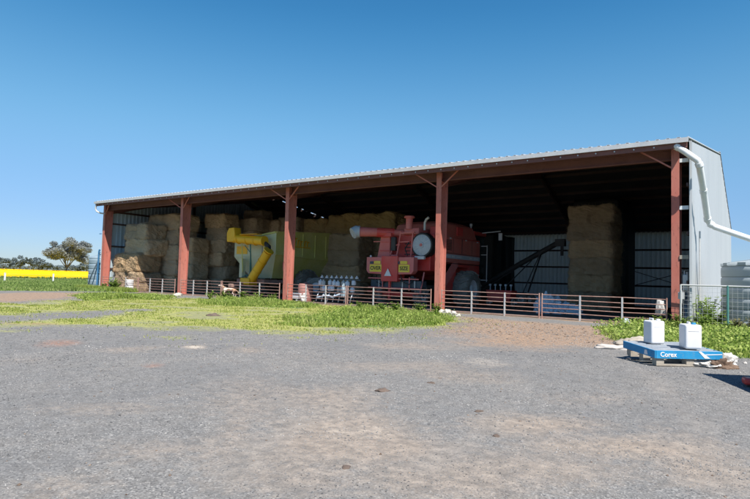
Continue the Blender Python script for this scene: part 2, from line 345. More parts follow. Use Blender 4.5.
soilg = ramp(t, n_c, [(.3,(.17,.21,.045)),(.5,(.31,.32,.08)),(.72,(.42,.38,.17))]).outputs[0]
gcol = ramp(t, n_c, [(.3,(.05,.10,.02)),(.6,(.11,.19,.035)),(.8,(.18,.26,.06))]).outputs[0]
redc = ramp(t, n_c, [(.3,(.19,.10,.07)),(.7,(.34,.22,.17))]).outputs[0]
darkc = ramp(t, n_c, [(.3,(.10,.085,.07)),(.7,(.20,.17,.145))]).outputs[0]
def edge(a, lo=.35, hi=.65, k=.6):
    """mask sharpened by fine noise so borders break up"""
    mm = t.nodes.new('ShaderNodeMath'); mm.operation = 'MULTIPLY_ADD'; t.links.new(n_c, mm.inputs[0]); mm.inputs[1].default_value = k; mm.inputs[2].default_value = -k/2
    ad = t.nodes.new('ShaderNodeMath'); ad.operation = 'ADD'; t.links.new(a, ad.inputs[0]); t.links.new(mm.outputs[0], ad.inputs[1])
    return ramp(t, ad.outputs[0], [(lo,(0,0,0)),(hi,(1,1,1))]).outputs[0]
c = mix(t, edge(attr('clay'), .10, .85, 1.3), grav, clay)
rf = t.nodes.new('ShaderNodeMath'); rf.operation = 'MULTIPLY'; t.links.new(edge(attr('rut'),.2,1.1,.8), rf.inputs[0]); rf.inputs[1].default_value = .6
c = mix(t, rf.outputs[0], c, ramp(t, n_c, [(.3,(.22,.195,.17)),(.7,(.31,.285,.255))]).outputs[0])
c = mix(t, edge(attr('red'), .2, .9, 1.), c, redc)
c = mix(t, edge(attr('pale'), .3, .9, .6), c, (.48,.42,.35))
c = mix(t, edge(attr('sand'),.25,.95,1.), c, sand)
c = mix(t, edge(attr('olive'),.2,.8,1.0), c, soilg)
c = mix(t, edge(attr('green'),.3,.8,1.), c, gcol)
c = mix(t, edge(attr('apron'),.4,.6,.2), c, sand)
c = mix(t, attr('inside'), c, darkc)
# broad darker pebble flecks
fle = ramp(t, vor2.outputs['Distance'], [(.0,(.8,)*3),(.16,(0,0,0))]).outputs[0]
vor3 = t.nodes.new('ShaderNodeTexVoronoi'); vor3.inputs['Scale'].default_value = 11; t.links.new(v, vor3.inputs['Vector'])
c = mix(t, ramp(t, vor3.outputs['Distance'], [(.0,(.55,)*3),(.17,(0,0,0))]).outputs[0], c, mix(t, .6, c, (.36,.345,.32)))
c = mix(t, ramp(t, nz(t, v, 5.5, 6, .8), [(.38,(.45,)*3),(.55,(0,0,0))]).outputs[0], c, (.095,.09,.085))
c = mix(t, fle, c, mix(t, .5, c, (.07,.065,.06)))
t.links.new(c, b.inputs['Base Color']); b.inputs['Roughness'].default_value = .95; b.inputs['Specular IOR Level'].default_value = .2
hh = t.nodes.new('ShaderNodeMath'); hh.operation = 'MULTIPLY_ADD'; t.links.new(n_f, hh.inputs[0]); hh.inputs[1].default_value = .6; t.links.new(vor.outputs['Distance'], hh.inputs[2])
bump(t, b, hh.outputs[0], .35, .012)
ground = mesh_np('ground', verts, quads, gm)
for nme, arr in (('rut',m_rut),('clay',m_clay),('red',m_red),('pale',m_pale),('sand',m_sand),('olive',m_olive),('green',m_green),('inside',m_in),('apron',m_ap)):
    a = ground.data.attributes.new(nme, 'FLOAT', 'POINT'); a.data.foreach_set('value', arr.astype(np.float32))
tag(ground, kind='structure')
def ground_z(x, y):
    i = np.clip(np.searchsorted(gx, x)-1, 0, nxg-2); j = np.clip(np.searchsorted(gy, y)-1, 0, nyg-2)
    ZZ = Z.reshape(nyg,nxg); fx = (x-gx[i])/(gx[i+1]-gx[i]); fy = (y-gy[j])/(gy[j+1]-gy[j])
    return (ZZ[j,i]*(1-fx)+ZZ[j,i+1]*fx)*(1-fy)+(ZZ[j+1,i]*(1-fx)+ZZ[j+1,i+1]*fx)*fy

# ------------------------------------------------------------------ the hay shed
SP = 10.05; XL, XR = -40.45, .5; YB, YR = 24.0, 14.0; ZF, ZR, ZB = 6.82, 9.25, 5.75   # eave, ridge and back heights
def roof_z(y): return ZF+(ZR-ZF)*(y+1)/(YR+1) if y <= YR else ZR+(ZB-ZR)*(y-YR)/(YB-YR)
shed = empty('hay_shed', (-20,0,0), label='long open fronted steel hay shed with red posts and pale sheet end wall', cat='shed')
def ribbed(mb, p, u, L, zlo, zhi, out, period=.33, depth=.05, flat=.5):
    """upright ribbed sheet from point p along u; zlo/zhi are functions of distance"""
    p = Vector(p); u = Vector(u).normalized(); out = Vector(out); pts = []; s_ = 0
    prof = [(0,0),(flat,0),(flat+.1,1),(.9,1)]
    k = 0
    while s_ < L:
        for fr, h in prof:
            q = s_+fr*period
            if q <= L: pts.append((q, h))
        s_ += period
    pts.append((L, 0)); o = len(mb.v)
    for q, h in pts:
        a = p+u*q+out*(h*depth); mb.v.append((a.x,a.y,zlo(q))); mb.v.append((a.x,a.y,zhi(q)))
    for i in range(len(pts)-1): mb.f.append((o+2*i,o+2*i+2,o+2*i+3,o+2*i+1)); mb.m.append(0)
    return mb
def thin(o, th):
    m = o.modifiers.new('sheet','SOLIDIFY'); m.thickness = th; m.offset = 0; return o
# roof sheets: top skin ribbed, near-black skin below carrying the roof shade
for nm, y0, y1 in (('front',-1.0,YR),('rear',YR,YB+.25)):
    mb = MB(); x = XL; z0, z1 = roof_z(y0), (roof_z(y1) if y1 <= YB else roof_z(YB)-.08)
    cols = []
    while x < XR:
        for fr, h in ((0,0),(.55,0),(.66,.042),(.88,.042)):
            q = x+fr*.345
            if q <= XR: cols.append((q,h))
        x += .345
    cols.append((XR,0))
    for q, h in cols: mb.v.append((q,y0,z0+h+.05)); mb.v.append((q,y1,z1+h+.05))
    for i in range(len(cols)-1): mb.f.append((2*i,2*i+2,2*i+3,2*i+1)); mb.m.append(0)
    thin(mb.build('roof', M['zinc'], shed), .02)
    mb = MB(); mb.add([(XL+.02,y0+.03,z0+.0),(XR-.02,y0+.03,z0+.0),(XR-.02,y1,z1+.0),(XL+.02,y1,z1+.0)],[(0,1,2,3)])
    thin(mb.build('roof_shade', M['roof_in'], shed), .01)
mb = MB(); mb.beam((XL,YR,ZR+.14),(XR,YR,ZR+.14),.6,.03); mb.build('ridge_cap', M['zinc'], shed)
# silver barge along the front edge, red eave channel beneath it
mb = MB(); mb.box((XL-.02,-1.075,6.70),(XR+.01,-1.02,6.87)); mb.build('gutter', M['galv'], shed)
mb = MB(); mb.box((XL+.03,-.98,6.52),(XR-.04,-.90,6.76)); mb.build('eave_purlin', M['beam'], shed)
for i in range(59):
    x = XL+.5+i*.69; MB().tube([(x,-1.01,6.62),(x,-.99,6.62)], .03, 6).build('bolt_head', M['galv'], shed)
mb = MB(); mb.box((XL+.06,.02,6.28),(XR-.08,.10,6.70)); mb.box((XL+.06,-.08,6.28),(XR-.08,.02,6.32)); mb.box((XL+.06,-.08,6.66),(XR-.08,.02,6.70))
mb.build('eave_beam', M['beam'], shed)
posts_x = [-SP*i for i in range(5)]
for i, px in enumerate(posts_x):
    mb = MB(); hw = .135; dt, db = .34, .27
    for sg in (-1, 1):   # flanges, tapering outward to the top
        y0b, y0t = sg*db, sg*dt; th = .016*sg
        mb.add([(px-hw,y0b,-.1),(px+hw,y0b,-.1),(px+hw,y0b-th,-.1),(px-hw,y0b-th,-.1),(px-hw,y0t,6.9),(px+hw,y0t,6.9),(px+hw,y0t-th,6.9),(px-hw,y0t-th,6.9)],
               [(0,3,2,1),(4,5,6,7),(0,1,5,4),(1,2,6,5),(2,3,7,6),(3,0,4,7)])
    mb.add([(px-.008,-db+.01,-.1),(px+.008,-db+.01,-.1),(px+.008,db-.01,-.1),(px-.008,db-.01,-.1),(px-.008,-dt+.01,6.7),(px+.008,-dt+.01,6.7),(px+.008,dt-.01,6.7),(px-.008,dt-.01,6.7)],
               [(0,3,2,1),(4,5,6,7),(0,1,5,4),(1,2,6,5),(2,3,7,6),(3,0,4,7)])
    mb.box((px-.125,-.26,6.2),(px+.125,.26,6.212)); mb.box((px-.2,-.36,-.05),(px+.2,.36,.03))
    mb.build('post', M['post'], shed)
    # short diagonal fly braces under the eave
    mb = MB()
    for sg in (-1, 1):
        if i == 0 and sg == 1 or i == 4 and sg == -1: continue
        mb.beam((px+sg*.14,-.3,5.95),(px+sg*1.15,-.62,6.60),.05,.05)
    mb.build('fly_brace', M['post'], shed)
    # haunched rafter: I-section deep at the post, thin at the ridge, then down to the back post
    for (ya, yb, da, dbp) in ((.3,YR,.85,.42),(YR,YB,.42,.8)):
        mb = MB(); za, zb = roof_z(ya)-.14, roof_z(yb)-.14
        mb.prism([(px-.008,ya,za),(px-.008,yb,zb),(px-.008,yb,zb-dbp),(px-.008,ya+(3 if da>dbp else 0),za+(roof_z(3.3)-roof_z(.3) if da>dbp else 0)-.5),(px-.008,ya,za-da)],(.016,0,0))
        mb.beam((px,ya,za),(px,yb,zb),.2,.02)
        if da > dbp:
            ym = ya+3; mb.beam((px,ya,za-da),(px,ym,roof_z(ym)-.14-.5),.2,.02); mb.beam((px,ym,roof_z(ym)-.64),(px,yb,zb-dbp),.2,.02)
        else: mb.beam((px,ya,za-da),(px,yb,zb-dbp),.2,.02)
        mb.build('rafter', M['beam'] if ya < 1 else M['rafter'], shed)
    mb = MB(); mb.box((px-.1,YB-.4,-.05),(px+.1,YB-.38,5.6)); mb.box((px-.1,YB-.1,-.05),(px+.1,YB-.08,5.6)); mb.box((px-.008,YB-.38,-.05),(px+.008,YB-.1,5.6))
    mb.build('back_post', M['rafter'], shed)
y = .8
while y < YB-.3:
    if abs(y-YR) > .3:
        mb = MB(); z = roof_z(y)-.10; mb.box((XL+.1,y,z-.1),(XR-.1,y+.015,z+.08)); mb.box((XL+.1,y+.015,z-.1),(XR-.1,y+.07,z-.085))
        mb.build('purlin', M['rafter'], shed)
    y += 1.25
# old slots rusted through the rear roof slope, daylight showing
slots = [((-36.68,14.29),(-36.36,14.93)),((-36.2,15.25),(-35.92,15.78)),((-35.75,16.1),(-35.45,16.65)),((-35.25,16.95),(-34.95,17.5)),((-34.75,17.8),(-34.5,18.3)),((-34.3,18.55),(-34.05,19.0))]
cm = MB()
for a_, b_ in slots: cm.beam((a_[0],a_[1],roof_z(a_[1])+.03),(b_[0],b_[1],roof_z(b_[1])+.03),.26,.5)
cut = cm.build('slot_cutter', M['dark'], None)
for o in [o for o in shed.children if o.name.split('.')[0] in ('roof','roof_shade')]:
    bo = o.modifiers.new('slots','BOOLEAN'); bo.object = cut; bo.operation = 'DIFFERENCE'; bo.solver = 'EXACT'
    dg = bpy.context.evaluated_depsgraph_get(); me2 = bpy.data.meshes.new_from_object(o.evaluated_get(dg)); o.modifiers.clear(); o.data = me2
bpy.data.objects.remove(cut)
# walls
top = lambda y: roof_z(y)-.02
rw = thin(ribbed(MB(), (XR-.03,-.45,0), (0,1,0), YB+.45, lambda q: -.05, lambda q: top(-.45+q), (.012,0,0), .76, .9, .7).build('end_wall', M['wallpale'], shed), .004)
lw = ribbed(MB(), (XL+.05,-.3,0), (0,1,0), YB+.3, lambda q: -.05, lambda q: top(-.3+q), (.05,0,0), .33, .9).build('end_wall', M['zinc_in'], shed)
bw = ribbed(MB(), (XL+.1,YB,0), (1,0,0), XR-XL-.2, lambda q: -.05, lambda q: roof_z(YB)+.02, (0,-.10,0), .33, .9).build('back_wall', M['fibre'], shed)
for z in (1.5,2.9,4.3):
    MB().box((XL+.2,YB-.16,z),(XR-.2,YB-.09,z+.14)).build('girt', M['rafter'], shed)
for z in (1.6,3.4,5.2):
    for xw, sg in ((XL+.13,1),(XR-.10,-1)):
        MB().box((xw-.03,.2 if sg>0 else -.40,z),(xw+.03,YB-.1,z+.13)).build('girt', M['rafter'] , shed)
MB().box((XL+.10,-.3,6.15),(XL+.16,YB-.1,6.3)).build('girt', M['rafter'], shed)
for y in (8.,16.):
    for xw in (XL+.2,XR-.2): MB().box((xw-.06,y,-.05),(xw+.06,y+.22,top(y)-.1)).build('wall_stud', M['rafter'], shed)
for z, mm in ((6.12,'pvc'),(4.35,'pvc'),(2.52,'timber')):
    MB().box((.14,-.33,z),(XR-.06,-.25,z+.14)).build('bracket', M[mm], shed)
mb = MB(); mb.box((XR-.01,-.5,-.05),(XR+.055,-.44,6.86)); mb.build('corner_trim', M['wallpale'], shed)
MB().beam((XL+.3,YB-.14,1.6),(-33,YB-.14,5.2),.04,.04).beam((-7.2,YB-.2,3.1),(-1.2,YB-.2,1.2),.05,.05).beam((-7.2,YB-.2,1.2),(-1.2,YB-.2,3.1),.05,.05).build('wind_brace', M['rafter'], shed)
# PVC downpipe from the eave down the end wall and away to the tank
mb = MB(); pts = [(.12,-.88,6.60),(.40,-.95,6.36),(.78,-.88,6.02),(.83,-.80,5.85),(.86,.2,5.1),(.90,1.30,4.12),(.98,1.42,3.96),(1.14,1.42,3.84),(3.0,1.6,3.05),(5.2,1.8,2.95)]
mb.tube(pts, .115, 14); 
for a, b_ in ((0,1),(3,2),(6,7),(4,5),(5,4),(8,9)): 
    p = Vector(pts[a]); q = Vector(pts[b_]); d = (q-p).normalized(); mb.tube([p-d*.04,p+d*.10],.135,14)
mb.build('downpipe', M['pvc'], shed, True)
MB().tube([(.62,1.5,-.05),(.62,1.5,3.7)],.03,8).build('conduit', M['galv'], shed)
MB().tube([(-40.30,-.97,6.68),(-40.36,-.97,6.30),(-40.30,-.9,6.12),(-40.0,-.75,5.98),(-39.85,-.5,5.96)],.06,8).build('downpipe', M['galv'], shed, True)
mb = MB()
for z in (1.3,2.9,4.4): mb.tube([(-40.6,-.42,z),(-40.35,-.38,z)],.03,6)
mb.tube([(-40.58,-.40,-.05),(-40.58,-.38,3.0),(-40.52,-.36,3.15)],.07,10); mb.build('downpipe', M['steelblue'], shed, True)

# ------------------------------------------------------------------ hay bales
def bale_mesh(name, dim, mat, seed, rough=.07, straw=420):
    bm = bmesh.new(); bmesh.ops.create_cube(bm, size=1); bmesh.ops.subdivide_edges(bm, edges=bm.edges, cuts=13, use_grid_fill=True)
    off = Vector((seed*13.1, seed*7.7, seed*3.3))
    for v_ in bm.verts:
        p = v_.co*2; l4 = (abs(p.x)**9+abs(p.y)**9+abs(p.z)**9)**(1/9); linf = max(abs(p.x),abs(p.y),abs(p.z)); p = p*(linf/l4)*.5*1.02
        q = Vector((p.x*dim[0],p.y*dim[1],p.z*dim[2])); n1 = noise.noise(q*1.1+off); n2 = noise.noise(q*3.3+off*2); n3 = noise.noise(q*9+off)
        d = q.normalized(); q += d*(n1*rough*2.4+n2*rough*1.5+n3*rough*.8)
        for xt in (-.32,0,.32):    # grooves where the twine bites
            g = math.exp(-((p.x-xt)/.018)**2); q -= Vector((0,q.y,q.z))*.05*g
        v_.co = q + Vector((0,0,dim[2]/2))
    rnd = random.Random(seed); vs = []; faces = [f for f in bm.faces]
    for k in range(straw):
        f = rnd.choice(faces); c_ = f.calc_center_median(); nn = (c_-Vector((0,0,dim[2]/2))).normalized()
        d = (Vector((rnd.uniform(-1,1),rnd.uniform(-1,1),rnd.uniform(-1,.6)))+nn*.9).normalized()*rnd.uniform(.08,.24); sd_ = d.orthogonal().normalized()*.007
        vs.append((c_-sd_,c_+sd_,c_+d))
    for a in vs: bm.faces.new([bm.verts.new(p) for p in a])
    me = bpy.data.meshes.new(name); bm.to_mesh(me); bm.free(); me.materials.append(mat); return me
BALE = [bale_mesh('hay_bale', (2.9,1.6,1.16), M['hay'], s, .062, 1500) for s in (1,2,3,4)]
BALEG = [bale_mesh('hay_bale', (3.0,1.9,1.55), M['haygold'], s, .10) for s in (5,6)]
BALEL = [bale_mesh('hay_bale', (3.1,2.0,1.35), M['haylit'], s, .07, 5200) for s in (7,8)]
ORD = ['bottom','second','third','fourth','fifth','sixth','seventh']
def stack(x, y, n, where, w=2.9, d=1.6, h=1.06, meshes=None, rz=0, jit=.12, group='hay bales stacked in the shed', z0=0, names=None, top='topmost'):
    z = z0
    for k in range(n):
        me = random.choice(meshes or BALE); o = bpy.data.objects.new('hay_bale', me); COL.objects.link(o)
        bw_ = 3.1 if meshes is BALEL else (3.0 if meshes is BALEG else 2.9); bd = 2.0 if meshes is BALEL else (1.9 if meshes is BALEG else 1.6); bh = 1.35 if meshes is BALEL else (1.55 if meshes is BALEG else 1.16)
        o.location = (x+random.uniform(-jit,jit), y+random.uniform(-jit,jit), z-.02); o.scale = (w/bw_, d/bd, (h+.10)/bh)
        o.rotation_euler = (random.uniform(-.02,.02), random.uniform(-.025,.025), rz+random.uniform(-.05,.05)+(math.pi if random.random()<.5 else 0))
        nm = names[k] if names else (top if k == n-1 else ORD[k])
        tag(o, f'{nm} hay bale {where}', 'hay bale', group); z += h
    return z
z = stack(-38.15, 1.5, 2, 'of the sunlit straw stack behind the leftmost post', 3.5, 2.1, 1.40, BALEL, top='second')
stack(-37.9, 1.9, 2, 'of the stack directly on the sunlit straw at the left end', 3.2, 1.9, 1.2, BALE, 0, .1, z0=z, names=['lower weathered','rounded topmost'])
stack(-37.3, 3.75, 5, 'of the bulging stack just behind the sunlit straw', 4.3, 2.1, 1.22, BALE, 0, .2)
stack(-35.4, 4.6, 4, 'of the short stack left of the second red post', 2.3, 1.7, 1.06, BALE, 0, .15)
stack(-34.2, 6.5, 6, 'of the grey stack behind the short one left of the second post', 2.6, 1.7, 1.06, BALE, 0, .2)
stack(-33.0, 8.6, 6, 'of the ragged stack immediately right of the second post', 2.3, 1.6, 1.03, BALE, 0, .2)
stack(-34.5, 10.6, 7, 'of the dim left stack beside the yellow auger', 2.2, 1.6, 1.02, BALE, 0, .15)
stack(-31.9, 10.2, 6, 'of the dim right stack beside the yellow auger', 2.2, 1.6, 1.02, BALE, 0, .15)
stack(-29.9, 10.6, 6, 'of the dark stack right behind the grain cart spout', 2.2, 1.6, 1.05, BALE, 0, .15)
# golden stack behind the grain cart
z = stack(-23.35, 9.4, 4, 'of the light brown stack between grain cart and harvester', 3.7, 1.9, 1.17, BALE, 0, .06)
for x, w_, zz, nm, h in ((-27.75,2.5,4.75,'small left golden',1.45),(-24.85,3.3,4.72,'large middle golden',1.75),(-21.45,3.3,4.70,'large right golden',1.70)):
    stack(x, 11.6, 1, 'on top of the stack behind the grain cart', w_, 2.2, h, BALEG, 0, .04, z0=zz, names=[nm])
    stack(x, 11.7, 4, f'beneath the {nm} bale behind the grain cart', w_+.1, 2.0, 1.17, BALE, 0, .06, top='fourth')
for j, yy in enumerate((11.3,)):
    stack(-5.78, yy, 6, 'of the tall lone stack in the right bay'+('',', middle row',', rear row')[j], 2.55, 2.6, 1.02, BALE, 0, .06)
def draped(x0, x1, y0, y1, h, seed, label):  # builds an added black block for the shade, no cloth over a stack
    """black shade block put in for deep shade in the back bays, sides softly pleated"""
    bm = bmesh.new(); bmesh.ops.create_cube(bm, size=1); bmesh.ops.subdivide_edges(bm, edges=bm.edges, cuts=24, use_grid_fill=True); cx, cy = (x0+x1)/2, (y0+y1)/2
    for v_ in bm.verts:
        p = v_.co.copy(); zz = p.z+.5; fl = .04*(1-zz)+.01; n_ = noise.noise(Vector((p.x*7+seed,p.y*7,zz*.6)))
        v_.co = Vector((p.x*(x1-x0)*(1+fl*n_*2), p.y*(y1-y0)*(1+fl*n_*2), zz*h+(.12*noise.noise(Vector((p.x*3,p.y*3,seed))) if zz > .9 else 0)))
    me = bpy.data.meshes.new('shade_block'); bm.to_mesh(me); bm.free(); me.materials.append(M['shadeblack']); me.polygons.foreach_set('use_smooth',[True]*len(me.polygons))
    o = bpy.data.objects.new('shade_block', me); COL.objects.link(o); o.location = (cx,cy,0); tag(o, label, 'tarpaulin')  # no real tarpaulin, an added stand-in for shade
draped(-8.2, -5.3, 15.3, 20.5, 7.3, 3, 'added black shade block right behind the tall hay stack')
draped(-22.5, -15.2, 18.0, 22.5, 5.4, 8, 'added black shade block by the back wall behind the harvester')
#@@OBJECTS
# ------------------------------------------------------------------ rail fence panels across the shed front
def panel(xa, xb, mats, label):
    root = empty('rail_fence', ((xa+xb)/2,-.35,0), label=label, cat='fence', group='cattle rail panels across the shed front')
    L = xb-xa
    for x in (xa+.03, xb-.03): MB().tube([(x,-.35,-.1),(x,-.35,1.06)],.03,8).build('end_post', M['railred'], root, True)
    for z in (.07,.27,.45,.63,.81,1.0):
        o = MB().tube([(xa+.03,-.35,z),(xa+L*.3,-.35,z+random.uniform(-.012,.012)),(xa+L*.7,-.35,z+random.uniform(-.02,.02)),(xb-.03,-.35,z)],.018,6).build('rail', M[mats], root, True)
    for fr in (.335,.67): MB().box((xa+L*fr-.03,-.385,-.08),(xa+L*fr+.03,-.325,1.03)).build('upright', M['galv'], root)
P_L = ['beside the right end post, below the tall hay stack','right of the fourth post, before the harvester wheel']
panels = [(-5.0,-.25,'railred','rusty rail panel between the right end post and the red mid upright'),
 (-9.78,-5.06,'railred','rusty rail panel in front of the harvester front wheel'),
 (-15.40,-10.3,'raildark','brown rail panel directly behind which the harvester rear stands'),
 (-19.8,-15.46,'raildark','brown rail panel in front of the white jug rack'),
 (-25.55,-20.4,'raildark','brown rail panel below the yellow grain cart auger'),
 (-29.85,-25.61,'raildark','brown rail panel with the dog behind its right end, right of the second post'),
 (-34.9,-30.45,'raildark','brown rail panel ending at the left of the second post'),
 (-39.85,-34.96,'raildark','brown rail panel in front of the sunlit straw at the left end')]
for a in panels: panel(*a)

# wire mesh fence right of the end post
mf = empty('wire_fence', (2.,-.55,0), label='galvanised pipe and wire mesh fence right of the end post', cat='fence')
MB().tube([(.21,-.55,1.56),(6.5,-.75,1.55)],.028,8).build('top_rail', M['galv'], mf, True)
for x, mm in ((.21,'galv'),(1.66,'teal'),(4.2,'galv'),(6.5,'galv')): MB().tube([(x,-.55-.03*x,-.1),(x,-.55-.03*x,1.58)],.035,8).build('fence_post', M[mm], mf, True)
mb = MB()
for k in range(42): x = .3+k*.15; mb.tube([(x,-.56-.03*x,.05),(x,-.56-.03*x,1.54)],.0045,4,False)
for k in range(10): z = .12+k*.15; mb.tube([(.21,-.56,z),(6.5,-.76,z)],.0045,4,False)
mb.build('wire_mesh', M['galv'], mf)
mb = MB().box((.13,-.62,1.05),(.33,-.56,1.30)).tube([(.23,-.66,.9),(.23,-.66,1.36)],.04,8); mb.build('latch', M['galv'], mf)
# things in the gap between the end post and the wall
g = empty('electric_fence_unit', (.33,.1,1.2), label='small grey box with pipe necks hung in the gap beside the right end post', cat='box')
MB().box((.22,-.18,1.35),(.40,-.02,1.95)).build('case', M['galv'], g, bevel=.02); MB().tube([(.27,-.1,1.95),(.27,-.1,2.1)],.03,8).tube([(.36,-.1,1.95),(.36,-.1,2.05)],.03,8).build('neck', M['galv'], g)

def crumple(name, c, dims, mat, seed, amp=.25, cuts=4, parent=None, rz=0):
    bm = bmesh.new(); bmesh.ops.create_icosphere(bm, subdivisions=cuts, radius=1)
    for v_ in bm.verts:
        p = v_.co.copy(); q = p*1.7+Vector((seed*5.,seed*3.,0)); r = 1+amp*(noise.noise(q)*1.2+abs(noise.noise(q*2.3))*.9-.3+noise.noise(q*5)*.35)
        v_.co = Vector((p.x*dims[0]*r, p.y*dims[1]*r, max(p.z,-.35)*dims[2]*r+dims[2]*.3))
    me = bpy.data.meshes.new(name); bm.to_mesh(me); bm.free(); me.materials.append(mat); me.polygons.foreach_set('use_smooth',[True]*len(me.polygons))
    o = bpy.data.objects.new(name, me); COL.objects.link(o); o.location = c; o.rotation_euler.z = rz
    if parent: o.parent = parent
    return o
tag(crumple('plastic_sheet', (.33,.35,.3), (.13,.3,.55), M['plasticblue'], 3, .5), 'pale blue crumpled plastic stuffed between right end post and the wall', 'plastic')
tag(crumple('feed_bag', (-.52,-.1,.42), (.2,.08,.42), M['wrap'], 9, .3), 'limp pale plastic bag hanging behind the last rail panel', 'bag')
tag(crumple('rag', (-1.66,-.42,.02), (.11,.08,.16), M['plasticblue'], 5, .3), 'small pale blue rag at the foot of a fence upright', 'rag')
tag(crumple('tarpaulin', (-6.25,4.3,.0), (.62,.5,.75), M['plasticblue'], 12, .45, 5), 'tall crumpled light blue tarpaulin heap on the shed floor', 'tarpaulin')
tag(crumple('tarpaulin', (-5.35,4.4,.0), (.75,.45,.42), M['plasticblue'], 17, .6, 5), 'low trailing blue and white tarpaulin right of the taller blue heap', 'tarpaulin')

# ------------------------------------------------------------------ wheels
def wheel(parent, c, axis, r, wd, rim_r, lugs=0, mat='tyre', rimmat='rim'):
    ax = Vector(axis).normalized(); c = Vector(c); h = wd/2
    prof = [(rim_r,-h*.75),(rim_r*1.12,-h),(r*.86,-h),(r*.97,-h*.82),(r,-h*.5),(r,h*.5),(r*.97,h*.82),(r*.86,h),(rim_r*1.12,h),(rim_r,h*.75)]
    w_ = empty('wheel', c); w_.parent = parent; w_.matrix_parent_inverse = Matrix.Translation(-parent.matrix_basis.translation)
    del_ = w_
    mb = MB().lathe((0,0,0), prof, 36, ax, False); a = ax.orthogonal().normalized(); b_ = ax.cross(a)
    for k in range(lugs):
        for sg in (-1,1):
            t0 = 2*math.pi*(k+(.5 if sg>0 else 0))/lugs; t1 = t0+.30
            def pp(t, u, rr): return (a*math.cos(t)+b_*math.sin(t))*rr+ax*u
            p, q = pp(t0, sg*h*1.0, r*.93), pp(t1, sg*h*.02, r*1.02); m_ = pp((t0+t1)/2, sg*h*.55, r*1.02)
            mb.beam(p, m_, .085, .10, up=(p.normalized())); mb.beam(m_, q, .085, .08, up=(m_.normalized()))
    ty = mb.build('tyre', M[mat], None, True); ty.parent = w_
    rm = MB().lathe((0,0,0), [(rim_r*.98,-h*.8),(rim_r*.9,-h*.5),(rim_r*.85,h*.1),(rim_r*.9,h*.5),(rim_r*.98,h*.8),(rim_r*1.03,h*.82),(rim_r*.86,h*.70),(rim_r*.45,h*.58),(rim_r*.4,h*.84),(0,h*.84)], 28, ax)
    for k in range(8):
        t0 = 2*math.pi*k/8; p = (a*math.cos(t0)+b_*math.sin(t0))*rim_r*.3+ax*h*.5; rm.tube([p,p+ax*.2],.025,6)
    rm = rm.build('rim', M[rimmat], None, True); rm.parent = w_
    return w_

# ------------------------------------------------------------------ combine harvester, seen from behind, its right side to us
ch = empty('combine_harvester', (-14.3,5,0), label='faded red combine harvester parked nose in with oversize signs on its rear', cat='harvester')
X0, X1 = -16.35, -12.3
for xx in (X1+.42, X0-.42):   # drive wheels at the front
    wheel(ch, (xx, 6.6, 1.02), (1 if xx>-14 else -1,0,0), 1.04, 1.0, .55, 16)
for xx in (-15.6,-13.0): wheel(ch, (xx, 3.2, .55), (1 if xx>-14 else -1,0,0), .55, .42, .26, 12)
MB().box((-15.9,3.1,.5),(-12.7,3.3,.7)).box((-14.5,3.0,.45),(-14.1,6.6,.8)).box((-15.9,6.4,.9),(-12.5,6.8,1.2)).build('axle', M['dark'], ch, bevel=.02)
# main body with sloping lower rear
mb = MB().prism([(X0,4.0,2.0),(X0,4.0,3.95),(X0,9.2,4.1),(X0,9.2,1.5),(X0,7.9,1.5),(X0,7.6,2.3),(X0,6.0,2.3),(X0,5.4,1.7)],(X1-X0,0,0))
mb.build('body', M['hdred'], ch, bevel=.05)
MB().box((X1,4.15,2.55),(X1+.06,9.1,4.0)).build('side_panel', M['tankpink'], ch, bevel=.04)
MB().box((X1+.06,4.2,2.78),(X1+.075,9.05,3.02)).build('side_stripe', M['stripe'], ch)
mb = MB()
for k, (ya, wd) in enumerate(((4.6,.5),(5.3,.35),(5.9,.6),(7.6,.35),(8.2,.6))): mb.box((X1+.075,ya,2.85),(X1+.083,ya+wd,2.95))
mb.build('stripe_marks', M['rim'], ch)
MB().box((X1+.06,6.55,3.1),(X1+.075,6.6,4.0)).box((X1+.06,4.2,3.06),(X1+.07,9.05,3.09)).build('panel_seams', M['dark'], ch)
MB().beam((X1+.03,4.3,1.2),(X1+.03,6.0,2.6),.05,.55,up=(0,-.6,.8)).build('belt_guard', M['hdpink'], ch)
# panel gaps, louvres, hoses and hinges that break up the red sheet metal
for k in range(7): MB().box((X1+.061,4.35+.0,3.25+k*.09),(X1+.085,5.25,3.29+k*.09)).build('louvre', M['dark'], ch)
mb = MB().box((X1+.062,7.9,3.1),(X1+.07,7.93,3.98)).box((X1+.062,5.45,3.1),(X1+.07,5.48,3.98)).box((X1+.001,4.1,2.48),(X1+.07,9.1,2.52)); mb.build('panel_gap', M['black'], ch)
for yy in (5.0,7.0,8.6): MB().box((X1+.06,yy,3.92),(X1+.10,yy+.16,3.98)).build('hinge', M['rim'], ch)
MB().tube([(-15.9,3.0,1.7),(-15.7,2.7,1.3),(-15.3,2.65,1.15),(-14.8,2.7,1.5)],.03,6).tube([(-14.0,2.6,1.75),(-13.8,2.5,1.35),(-13.4,2.55,1.2),(-13.1,2.8,1.6)],.03,6).tube([(-13.75,3.0,3.6),(-13.9,2.85,3.2),(-13.7,2.8,2.8)],.035,6).build('hose', M['black'], ch, True)
for zz in (2.9,3.1,3.3,3.5): MB().box((-14.28,3.40,zz),(-13.65,3.46,zz+.05)).build('grille_slat', M['black'], ch)
MB().box((-14.9,2.88,3.1),(-14.6,3.1,3.9)).build('reservoir', M['dark'], ch, bevel=.03)
MB().beam((-16.25,2.6,.75),(-12.8,2.6,.72),.05,.1).beam((-14.7,2.6,.3),(-14.7,2.6,1.5),.12,.12).build('tow_frame', M['hdred'], ch)
